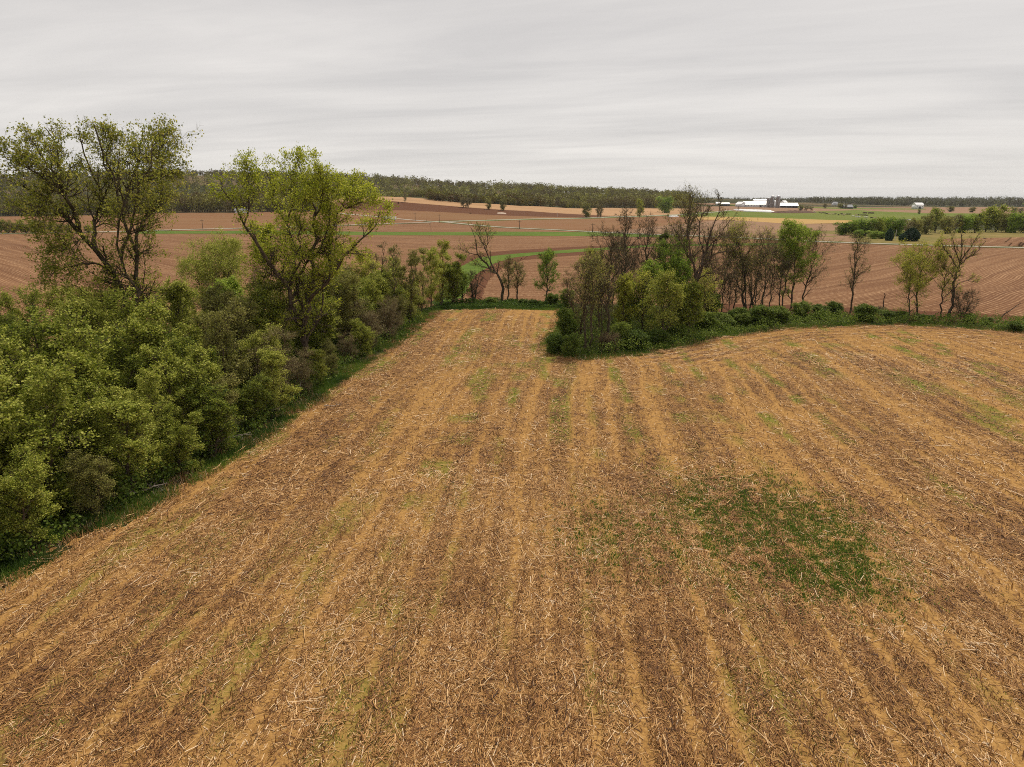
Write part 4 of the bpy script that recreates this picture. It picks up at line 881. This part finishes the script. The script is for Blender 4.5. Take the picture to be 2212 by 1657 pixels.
for (k, bx, by, tp_, w_, lb) in [(3, 875, 437, 417, 12, 'lone thin tree on the crest of the straw hill'), (3, 1001, 448.5, 427, 22, 'left tree of the brown pair on the field boundary'), (3, 1011, 449, 429, 22, 'right tree of the brown pair on the field boundary'),
        (1, 1056, 452.5, 431, 17, 'sparse tree with bushy foot right of the brown pair'), (1, 1086, 455, 431, 18, 'small round-headed tree fourth along the field boundary'), (1, 1266, 470, 440, 28, 'wide dark oak by the far road'),
        (3, 1291, 470, 443, 14, 'left of two slim trees beside the wide oak'), (3, 1298, 470, 443, 14, 'right of two slim trees beside the wide oak'), (0, 1382, 471, 432, 25, 'bright yellow-green round tree on a thin trunk by the far road'),
        (2, 1436, 460, 428, 40, 'large green tree at the wood edge beyond the far road'),
        (1, 1730, 455, 444, 14, 'left tree of three at the farm entrance'), (3, 1741, 455.5, 445, 16, 'middle tree of three at the farm entrance'), (3, 1752, 455, 446, 12, 'right tree of three at the farm entrance'),
        (2, 1648, 446, 436, 22, 'green tree behind the long barn roof'), (2, 1636, 446, 438, 20, 'rounded green tree left behind the long barn'), (3, 1622, 446.5, 441, 12, 'dark red-brown tree left of the farm barns'), (2, 1667, 447, 438, 14, 'green tree behind the silos'),
        (3, 1782, 450.5, 440, 14, 'dark tree left of the small white house'), (1, 1815, 450.5, 440, 16, 'dark tree right of the small white house'), (3, 1826, 451, 441, 12, 'tree behind the grey barn'), (2, 1846, 450.5, 444, 10, 'small green tree right of the grey barn'),
        (1, 1985, 463, 452, 8, 'small tree in front of the tall white barn'), (1, 2054, 458, 446, 20, 'round dark tree right of the tall white barn'), (1, 2100, 459, 448, 18, 'dark field tree second right of the tall white barn'),
        (3, 2205, 462, 450, 22, 'grey tree at the right picture edge'), (1, 2190, 459, 448, 20, 'dark tree near the right picture edge'), (2, 2222, 456, 440, 26, 'green tree beyond the right picture edge')]:
    mid(k, bx, by, tp_, w_, lb, GH, 'field_tree')

# ------------------------------------------------------------------ far woods: nobody could count them
def wood(name, label, Px, Py, H, mat='wood', per=60, q=1.5, tb=.45, seed=1, cr=.42):
    rg = np.random.default_rng(seed); n = len(Px); H = H*rg.uniform(.72, 1.15, n)*(.55+.9*VN2(Px/110, Py/110)); z = T(Px, Py); tt0 = np.clip(rg.normal(tb, .20, n)+(VN1(Px/60, Py/60)-.5)*.6, 0, 1)
    idx = np.repeat(np.arange(n), per); N = len(idx); d = nrm(rg.normal(size=(N, 3))); rr_ = rg.random(N)**.35
    R_ = (H*cr*rg.uniform(.75, 1.2, n))[idx]; ch = (H*.48)[idx]
    P = np.stack([Px[idx]+d[:, 0]*rr_*R_, Py[idx]+d[:, 1]*rr_*R_, z[idx]+H[idx]*.52+d[:, 2]*rr_*ch], -1)
    P = P+rg.normal(0, .2, P.shape)
    a = nrm(rg.normal(size=(N, 3))); b = nrm(np.cross(a, rg.normal(size=(N, 3)))); s = (q*rg.uniform(.5, 1.3, N))[:, None]
    V = np.stack([P-a*s*.5, P+b*s*.45, P+a*s*.5, P-b*s*.45], 1).reshape(-1, 3); tt = np.repeat(np.clip(tt0[idx]+rg.normal(0, .10, N), 0, 1), 4)
    Fq = np.arange(N*4).reshape(-1, 4)
    # trunks: a few stems each
    st = 2; k = np.repeat(np.arange(n), st); ox = rg.normal(0, 1.4, len(k)); oy = rg.normal(0, 1.4, len(k)); w_ = .16
    B_ = np.stack([Px[k]+ox, Py[k]+oy, z[k]-.5], -1); Tp = B_+np.stack([ox*.3, oy*.3, H[k]*.5], -1)
    Pt = np.stack([B_, (B_+Tp)/2, Tp], 1); tv, tf, _ = tubes(Pt, np.tile(np.array([[.22, .17, .08]]), (len(k), 1)), 3)
    V = np.concatenate([V, tv]); tt = np.concatenate([tt, np.full(len(tv), .05)])
    return tag(link(name, mesh(name, V, [Fq, tf+N*4], M[mat], tint=tt)), label, 'woodland', kind='stuff')
def scatter_px(px0, px1, Yf, Yb, n, rg=rng):
    """random stand between two lines given as (px, forward distance) lists"""
    px = rg.uniform(px0, px1, n); a = np.interp(px, *zip(*Yf)); b = np.interp(px, *zip(*Yb)); Yv = a+(b-a)*rg.random(n)**.9
    return (px-1106)/F*Yv/1.032, Yv
def foot(px, py): return g(px, py)[1]
ff = [(-250, foot(-250, 470)), (0, foot(0, 467)), (340, foot(340, 460)), (520, foot(520, 459)), (690, foot(690, 458.5)), (700, 1000), (760, 1020), (830, 1010), (880, 1000), (930, foot(930, 434)), (991, foot(991, 438)), (1041, foot(1041, 439)),
      (1122, foot(1122, 445)), (1175, foot(1175, 446.5)), (1314, foot(1314, 449)), (1480, foot(1480, 451)), (1560, foot(1560, 451))]
print('forest feet', [(a, round(float(b))) for a, b in ff])
x, y = scatter_px(-250, 700, ff, [(-250, 2100), (700, 2000)], 2100); wood('hillside_wood', 'brown and green spring wood covering the hill behind the left field', x, y, 15, per=85, q=2.1, tb=.42, seed=2)
x, y = scatter_px(690, 1490, ff, [(690, 2000), (1490, 1900)], 2300); kp = ~((np.abs(x-pol(1045, 1250)[0]) < 28) & (y < 1330)); wood('ridge_wood', 'olive and brown wood along the ridge behind the straw hill', x[kp], y[kp], 15, per=85, q=2.1, tb=.52, seed=3)
# front edge, taller and darker trunks showing
x, y = scatter_px(-250, 1500, ff, [(a, b+25) for a, b in ff], 900); wood('wood_edge', 'front rank of trees closing the foot of the long wood', x, y, 13, per=70, q=1.4, tb=.4, seed=4)
x, y = scatter_px(1440, 2500, [(1440, 1900), (1560, 2700), (1700, 2300), (1990, 1950), (2010, 1550), (2500, 1700)], [(1440, 2500), (1560, 3400), (1700, 3200), (2500, 3200)], 2600); wood('far_wood', 'grey-green wood along the right horizon behind the farm', x, y, 15, 'woodfar', 50, 2.4, .45, 5)
x, y = scatter_px(1750, 1965, [(1750, 1600), (1965, 1650)], [(1750, 1900), (1965, 1850)], 260); kp = (x > pol(1860, 1700)[0]-10) | (y > 1780); wood('copse', 'dark copse between the grey barn and the tall white barn', x[kp], y[kp], 13, 'woodfar', 60, 1.8, .5, 6)

# ------------------------------------------------------------------ the farm
M['white'] = plain('white_cladding', (.74, .74, .74), .5, .06, .3); M['roofwhite'] = plain('white_roof_metal', (.82, .83, .85), .35, .05, .2)
M['greyroof'] = plain('grey_roof', (.20, .21, .23), .6, .1, .3); M['greywall'] = plain('grey_boards', (.13, .13, .14), .8, .1, .5)
M['silo'] = plain('silo_concrete', (.24, .21, .195), .9, .18, .5); M['silocap'] = plain('silo_cap_metal', (.42, .42, .43), .4, .1, .4, metal=.4)
M['glass'] = plain('dark_opening', (.025, .025, .03), .3, .1, 1); M['film'] = plain('white_plastic_film', (.86, .86, .86), .35, .05, .3)
M['pole'] = plain('weathered_pole', (.055, .045, .038), .9, .2, 2); M['palepole'] = plain('pale_pole', (.55, .52, .47), .8, .1, 2)
M['manure'] = plain('dark_heap', (.085, .045, .028), .95, .25, .4); M['stone'] = plain('pale_stone', (.36, .28, .22), .9, .2, .8); M['rubber'] = plain('tyre_rubber', (.02, .02, .02), .8, .1, 3)
M['orange'] = plain('orange_paint', (.55, .12, .04), .5, .1, 2); M['hay'] = plain('old_hay', (.11, .075, .045), .95, .2, 2)
def box(cx, cy, cz, sx, sy, sz_):
    V = np.array([[x, y, z] for z in (-.5, .5) for x, y in ((-.5, -.5), (.5, -.5), (.5, .5), (-.5, .5))])*[sx, sy, sz_]+[cx, cy, cz]
    return V, np.array([[0, 3, 2, 1], [4, 5, 6, 7], [0, 1, 5, 4], [1, 2, 6, 5], [2, 3, 7, 6], [3, 0, 4, 7]]), np.zeros(8)
def prism(poly, y0, y1, axis='y'):
    n = len(poly); V = [[p[0], y0, p[1]] for p in poly]+[[p[0], y1, p[1]] for p in poly]; V = np.array(V, float)
    if axis == 'x': V = V[:, [1, 0, 2]]
    Fq = [[(i+1) % n, i, i+n, (i+1) % n+n] for i in range(n)]; return V, Fq, n
def part(name, shapes, mat, parent):
    V, Fq, _ = joinp(shapes); return link(name, mesh(name, V, Fq, mat), parent)
def poly_part(name, poly, a, b, mat, parent, axis='x'):
    n = len(poly); V = np.array([[p[0], a, p[1]] for p in poly]+[[p[0], b, p[1]] for p in poly], float)
    if axis == 'x': V = V[:, [1, 0, 2]]
    me = bpy.data.meshes.new(name); fs = [tuple(range(n)), tuple(range(2*n-1, n-1, -1))]+[(i, i+n, (i+1) % n+n, (i+1) % n) for i in range(n)]
    me.from_pydata([tuple(v) for v in V], [], fs); me.materials.append(mat); return link(name, me, parent)
def barn(name, label, cpx, W_, D_, wall, rise, rz=0, roofm='roofwhite', wallm='white', openings=(), axis='x', dY=0, cat='barn', gambrel=False, group=None, Yabs=None):
    """W_ along the ridge, D_ across"""
    x, y = g(*cpx)
    if Yabs: x, y = pol(cpx[0], Yabs)
    y += dY
    o = empty(name, (x, y, float(T(x, y))-.1+.1), rz, label=label, cat=cat, group=group)
    part('wall', [box(0, 0, wall/2-.3, W_, D_, wall+.6)], M[wallm], o)
    h = D_/2; 
    gab = [(-h+.02, wall), (h-.02, wall), (0, wall+rise-.1)] if not gambrel else [(-h+.02, wall), (h-.02, wall), (h*.62, wall+rise*.62), (0, wall+rise-.1), (-h*.62, wall+rise*.62)]
    poly_part('gable', gab, -W_/2+.03, W_/2-.03, M[wallm], o)
    th = .25; e = .5
    if gambrel: pts = [(-h-e, wall-.15), (-h*.62, wall+rise*.64), (0, wall+rise), (h*.62, wall+rise*.64), (h+e, wall-.15)]
    else: pts = [(-h-e, wall-rise*e/h), (0, wall+rise), (h+e, wall-rise*e/h)]
    poly_part('roof', pts+[(p[0], p[1]+th) for p in pts[::-1]], -W_/2-e, W_/2+e, M[roofm], o)
    for (kind, u, v, w_, h_) in openings:       # on the long side towards the camera
        part(kind, [box(u, -D_/2-.06, v+h_/2, w_, .12, h_)], M['glass'], o)
    return o
GF = 'farm buildings with white roofs'
Yf = 1210
win = lambda n, a, b, v=1.6: [('window', a+(b-a)*i/(n-1), v, 1.1, 1.0) for i in range(n)]
barn('shed', 'small white shed furthest left of the farm', (1551, 452), 7, 7, 3, 2, 0, Yabs=1330, group=GF, openings=[('door', 0, 0, 2.5, 2.4)])
barn('shed', 'low long white-roofed shed left of the farmyard', (1566, 452), 15.5, 9, 2.6, 2.2, R(3), Yabs=1300, group=GF, openings=[('opening', -4, .2, 3.5, 2), ('opening', 1, .2, 3.5, 2), ('opening', 5.5, .2, 3, 2)], wallm='greywall')
barn('barn', 'white barn with pointed gable end at the left of the long barn', (1601, 454), 12, 13, 4.2, 3.8, R(-58), Yabs=1235, group=GF, openings=win(3, -4, 4))
barn('barn', 'long white dairy barn facing the silage bags', (1634, 454), 42, 14, 4.6, 4.4, R(-6), Yabs=1235, group=GF, openings=win(9, -18, 18, 2)+[('door', 6, 0, 3, 3.2)])
barn('barn', 'taller white-roofed barn rising behind the long dairy barn', (1643, 450), 24, 14, 8, 5, R(-6), Yabs=1262, group=GF, gambrel=True, openings=win(4, -9, 9, 5))
barn('barn', 'white barn half hidden between the silos', (1673, 452), 10, 12, 7, 5, R(60), Yabs=1255, group=GF, openings=win(2, -2, 2, 4))
barn('barn', 'wide white-roofed open shed right of the silos', (1703, 454), 30, 15, 3.6, 4.2, R(-5), Yabs=1240, group=GF, openings=[('opening', -9, 0, 7, 2.8), ('opening', 0, 0, 7, 2.8), ('opening', 9, 0, 7, 2.8)], wallm='greywall')
barn('barn', 'small white gabled barn behind the open shed', (1694, 450), 8, 8, 8.5, 3, R(30), Yabs=1268, group=GF)
barn('barn', 'grey barn with dark roof alone on the meadow', (1832, 457), 15, 11, 2.8, 3.6, R(4), 'greyroof', 'greywall', Yabs=1250, openings=[('opening', 1, .1, 9, 1.9)])
barn('house', 'small white house among trees behind the meadow', (1804, 450.5), 9, 8, 3.6, 2.8, R(10), 'greyroof', 'white', Yabs=1500, cat='house', openings=win(2, -2.5, 2.5, 1.2)+[('door', 0, 0, 1.1, 2.1)])
barn('barn', 'tall white barn with white roof standing alone at right', (1984, 459), 14, 12, 6.5, 3.8, R(6), 'roofwhite', 'white', Yabs=1290, gambrel=True, openings=[('door', 0, 0, 4, 4.2)]+win(2, -5, 5, 3.4))
barn('house', 'white house at the foot of the left wooded hill', (514, 458), 6, 5, 2.2, 1.5, R(5), 'greyroof', 'white', Yabs=foot(514, 459.5)-4, cat='house', openings=win(2, -2.5, 2.5, 1.2))
barn('house', 'second white house right of the one under the wooded hill', (529, 458), 5, 4, 2.0, 1.3, R(-8), 'greyroof', 'white', Yabs=foot(529, 459.5)-4, cat='house', openings=win(2, -2, 2, 1.2))
def silo(label, px, Y_, r, h, dome):
    x, y = pol(px, Y_); o = empty('silo', (x, y, float(T(x, y))), label=label, cat='silo', group='silos beside the long barn')
    def lathe(prof, n=20):
        P = np.array([[q[0]*math.cos(a), q[0]*math.sin(a), q[1]] for q in prof for a in np.arange(n)*2*math.pi/n]); k = len(prof); i = np.arange(k*n).reshape(k, n); j = np.roll(i, -1, 1)
        return P, np.stack([i[:-1], j[:-1], j[1:], i[1:]], -1).reshape(-1, 4), np.zeros(k*n)
    prof = []
    for k in range(int(h/1.5)+1):
        z = min(k*1.5, h); prof += [(r, z), (r+.07, z+.05), (r+.07, z+.15), (r, z+.2)]
    prof += [(r, h+.4)]
    part('tower', [lathe(prof)], M['silo'], o)
    if dome: part('dome', [lathe([((r+.15)*math.cos(a), h+.45+(r*.95)*math.sin(a)) for a in np.linspace(0, math.pi/2*.99, 9)])], M['silocap'], o)
    else: part('cap', [lathe([(r+.1, h+.45), (r+.1, h+.8), (.05, h+1.3)])], M['silocap'], o)
    part('chute', [box(0, -r-.35, h/2, .9, .7, h)], M['silocap'], o)
silo('shortest of the three silos, flat-topped', 1660, 1228, 2.9, 14.5, False)
silo('middle domed silo of the three', 1668.5, 1222, 3.2, 16, True)
silo('right-hand domed silo nearest the open shed', 1681, 1212, 3.3, 16.5, True)
# silage bags, heap, stone pile
def bag(label, p0, p1, r):
    a = np.array([*g(*p0)]); b = np.array([*g(*p1)]); n = 30; rg = np.random.default_rng(int(p0[0]*7)); k = np.linspace(0, 1, n)[:, None]; C_ = a*(1-k)+b*k+rg.normal(0, .15, (n, 2)); z = T(C_[:, 0], C_[:, 1])+.12
    rad = r*rg.uniform(.9, 1.06, n)*np.minimum(1, np.sqrt(np.clip(np.minimum(k[:, 0], 1-k[:, 0])*12+.05, 0, 1)))
    d = (b-a)/np.linalg.norm(b-a); s = np.array([-d[1], d[0]]); th = np.linspace(0, math.pi, 11)
    V = np.array([[C_[i, 0]+s[0]*math.cos(q)*rad[i]*1.15, C_[i, 1]+s[1]*math.cos(q)*rad[i]*1.15, z[i]+math.sin(q)*rad[i]] for i in range(n) for q in th])
    o = link('silage_bag', mesh('silage_bag', V, [gridfaces(n, 11)], M['film'], smooth=True)); tag(o, label, 'silage bag', 'silage bags in front of the farm')
bag('front white silage bag in front of the long barn', (1605, 456.8), (1676, 459.6), 1.7); bag('middle white silage bag in front of the long barn', (1590, 455.2), (1672, 458.2), 1.7); bag('rear white silage bag nearest the long barn', (1584, 454.0), (1668, 456.9), 1.7)
bag('short white silage bag by the far road behind the island trees', (1444, 469), (1465, 468.4), 1.2)
def heap(name, label, c_, sx, sy, h, mat, cat, seed=1):
    rg = np.random.default_rng(seed); n = 26; k = np.linspace(-1, 1, n); A, B_ = np.meshgrid(k, k); x, y = g(*c_)
    hh = h*np.clip(1-(A**2+B_**2), -.05, 1)**.8 if False else h*np.maximum(1-(A**2+B_**2), 0)**.7; hh = hh*(1+.35*(VN1(A*4+9+seed, B_*4+9)-.5)*2)-.05
    X_, Y_ = x+A*sx, y+B_*sy; V = np.stack([X_, Y_, T(X_, Y_)+.15+hh], -1).reshape(-1, 3)
    tag(link(name, mesh(name, V, [gridfaces(n, n)], M[mat], smooth=True)), label, cat)
heap('manure_heap', 'long dark brown heap on the meadow right of the silos', (1714, 459.8), 27, 22, 2.6, 'manure', 'heap'); heap('stone_pile', 'pale stone pile on the dark sloping field', (1084, 461), 4, 8, .7, 'stone', 'stone pile', 3)
# utility poles
def pole(label, px, by, ty, mat='pole', arm=True, r=.16, group='utility poles along the roads'):
    x, y = g(px, by); z = float(T(x, y)); H = ztop(ty, y)-z; o = empty('utility_pole' if arm else 'post', (x, y, z), label=label, cat='pole', group=group)
    V, Fq, tt = tubes(np.stack([lined([(0, 0, -.3), (0, 0, H/2), (.02, 0, H)], 5)]), np.linspace(r, r*.7, 5)[None], 8)
    link('shaft', mesh('shaft', V, [Fq], M[mat]), o)
    if arm: part('crossarm', [box(0, -.2, H-.6, 2.2, .12, .14)], M[mat], o); [part('insulator', [box(q, -.2, H-.44, .1, .1, .16)], M['palepole'], o) for q in (-.95, 0, .95)]
for lb, p_, b_, t_, m_, a_ in [('utility pole left of the crossroads', 897, 477, 459, 'pole', True), ('utility pole at the crossroads', 949, 481.5, 463, 'pole', True), ('utility pole right of the crossroads beside the pale road', 1122, 494.5, 476, 'pole', True),
        ('utility pole nearest the tall island trees', 1280, 502.5, 482, 'pole', True), ('utility pole seen between the two cottonwoods', 438, 494.5, 474, 'pole', True), ('pale pole on the dark slope', 1204, 469.5, 458, 'palepole', False),
        ('pale pole beside the small upright evergreen', 1934, 517, 496, 'palepole', False), ('short signpost left at the crossroads', 921, 478.5, 474, 'pole', False), ('short signpost right at the crossroads', 972, 479.5, 475, 'pole', False)]:
    pole(lb, p_, b_, t_, m_, a_, r=.16 if a_ else .11)
# trailer with spout by the crossroads
x, y = g(843, 477.5); o = empty('grain_trailer', (x, y, float(T(x, y))+.1), R(-12), label='white grain trailer with orange unloading spout parked left of the crossroads', cat='trailer')
poly_part('body', [(-1.3, 1.1), (1.3, 1.1), (1.5, 3.4), (-1.5, 3.4)], -4.4, 4.4, M['white'], o); part('chassis', [box(0, 0, .85, 9.2, 1.0, .35)], M['glass'], o)
for wx in (-2.6, -1.4, 3.0):
    for wy in (-1.2, 1.2):
        a = np.arange(14)*2*math.pi/14; V = np.array([[wx+.5*math.cos(q), wy+s_*.18, .5+.5*math.sin(q)] for s_ in (-1, 1) for q in a]); n = 14
        me = bpy.data.meshes.new('wheel'); me.from_pydata([tuple(v) for v in V], [], [tuple(range(n)), tuple(range(2*n-1, n-1, -1))]+[(i, i+n, (i+1) % n+n, (i+1) % n) for i in range(n)]); me.materials.append(M['rubber']); link('wheel', me, o)
V, Fq, tt = tubes(np.stack([lined([(3.4, 0, 2.4), (4.6, 0, 3.8), (6.2, 0, 5.2), (6.8, 0, 5.0)], 6)]), np.full((1, 6), .22), 8); link('spout', mesh('spout', V, [Fq], M['orange']), o)
# cattle and bales on the meadow
M['cow1'] = plain('tan_hide', (.42, .33, .22), .8, .1, 2); M['cow2'] = plain('dark_hide', (.035, .025, .02), .8, .1, 2); M['cow3'] = plain('white_hide', (.62, .60, .55), .8, .1, 2)
def cow_mesh(mat):
    sec = [(-1.15, 1.15, .16, .28), (-1.0, 1.18, .34, .40), (-.4, 1.05, .42, .46), (.3, 1.05, .42, .46), (.8, 1.15, .34, .42), (1.1, 1.3, .2, .26), (1.35, 1.42, .15, .18), (1.5, 1.4, .16, .18), (1.8, 1.22, .1, .12), (1.9, 1.18, .05, .06)]
    n = 10; V = np.array([[s[0], s[2]*math.cos(a), s[1]+s[3]*math.sin(a)] for s in sec for a in np.arange(n)*2*math.pi/n]); i = np.arange(len(sec)*n).reshape(-1, n); j = np.roll(i, -1, 1)
    pr = [(V, np.stack([i[:-1], j[:-1], j[1:], i[1:]], -1).reshape(-1, 4), np.zeros(len(V)))]
    for lx, ly, k in ((-.9, .24, .08), (-.9, -.24, .08), (.7, .22, -.03), (.7, -.22, -.03)):
        pr.append(tubes(np.stack([lined([(lx, ly, .9), (lx-k, ly, .45), (lx, ly, 0)], 5)]), np.array([[.15, .11, .075, .06, .07]]), 6))
    pr.append(tubes(np.stack([lined([(-1.12, 0, 1.35), (-1.25, 0, .9), (-1.25, 0, .5)], 4)]), np.full((1, 4), .03), 4))
    V, Fq, _ = joinp(pr); return mesh('cow', V, Fq, mat, smooth=True)
cms = [cow_mesh(M[k]) for k in ('cow1', 'cow2', 'cow3')]
cb = lambda x, y: ((2260+x/5.82)/1.2939, (560+y/5.82)/1.2939)
CL = ['small %s cow, %%s %s one counted along the meadow beyond the right belt' % (c_, c_) for c_ in ('tan', 'dark', 'white')]
CT = [0, 0, 0]
for i, (a, b, k) in enumerate([(95, 192, 2), (180, 210, 1), (205, 215, 0), (225, 220, 1), (262, 222, 1), (290, 232, 1), (322, 234, 0), (350, 238, 0), (400, 240, 0), (428, 238, 1), (485, 248, 1), (535, 232, 1), (548, 246, 0), (575, 252, 0), (600, 240, 0), (622, 240, 1),
        (650, 240, 1), (675, 240, 1), (770, 252, 0), (812, 252, 1), (860, 256, 1), (905, 256, 1), (925, 258, 1), (950, 260, 1), (715, 274, 2), (770, 283, 2), (800, 286, 2), (822, 286, 2), (925, 293, 2), (945, 294, 2), (1020, 302, 1), (1080, 304, 0), (1548, 338, 2), (1575, 340, 1), (1603, 338, 2), (1640, 340, 2)]):
    x, y = g(*cb(a, b)); o = link('cow', cms[k]); o.location = (x, y, float(T(x, y))+3*(.012+.00004*y)); o.rotation_euler = (0, 0, random.uniform(-.7, .7)+(math.pi if i % 3 else 0)); CT[k] += 1; tag(o, CL[k] % ORD[CT[k]-1], 'cow', 'cattle on the meadow')
a = np.arange(16)*2*math.pi/16; V = np.array([[.8*math.cos(q), s_*.75, .8+.8*math.sin(q)] for s_ in (-1, 1) for q in a]); n = 16
bm_ = bpy.data.meshes.new('round_bale'); bm_.from_pydata([tuple(v) for v in V], [], [tuple(range(n)), tuple(range(2*n-1, n-1, -1))]+[(i, i+n, (i+1) % n+n, (i+1) % n) for i in range(n)]); bm_.materials.append(M['hay'])
for i, a_ in enumerate([893, 908, 925, 940, 980, 1002, 1028, 1052]):
    x, y = g(*cb(a_, 214+i*.6)); o = link('round_bale', bm_); o.location = (x, y, float(T(x, y))+2*(.012+.00004*y)); tag(o, 'dark round bale, %s from the left in the row beyond the cattle' % ORD[i], 'hay bale', 'row of round bales')

# ------------------------------------------------------------------ air
HAZE = 0.00004
bpy_v = [(-17000, -600, -14), (17000, -600, -14), (17000, 25500, -14), (-17000, 25500, -14), (-17000, -600, 100), (17000, -600, 100), (17000, 25500, 100), (-17000, 25500, 100)]
me = bpy.data.meshes.new('haze'); me.from_pydata(bpy_v, [], [(0, 3, 2, 1), (4, 5, 6, 7), (0, 1, 5, 4), (1, 2, 6, 5), (2, 3, 7, 6), (3, 0, 4, 7)])
mh = bpy.data.materials.new('haze_air'); mh.use_nodes = True; nt = mh.node_tree; nt.nodes.clear(); pv = nt.nodes.new('ShaderNodeVolumePrincipled'); ou = nt.nodes.new('ShaderNodeOutputMaterial')
pv.inputs['Color'].default_value = (.80, .85, .92, 1); pv.inputs['Density'].default_value = HAZE; nt.links.new(pv.outputs[0], ou.inputs['Volume']); me.materials.append(mh)
tag(link('haze', me), 'thin pale haze over the distant fields', 'haze', kind='stuff')
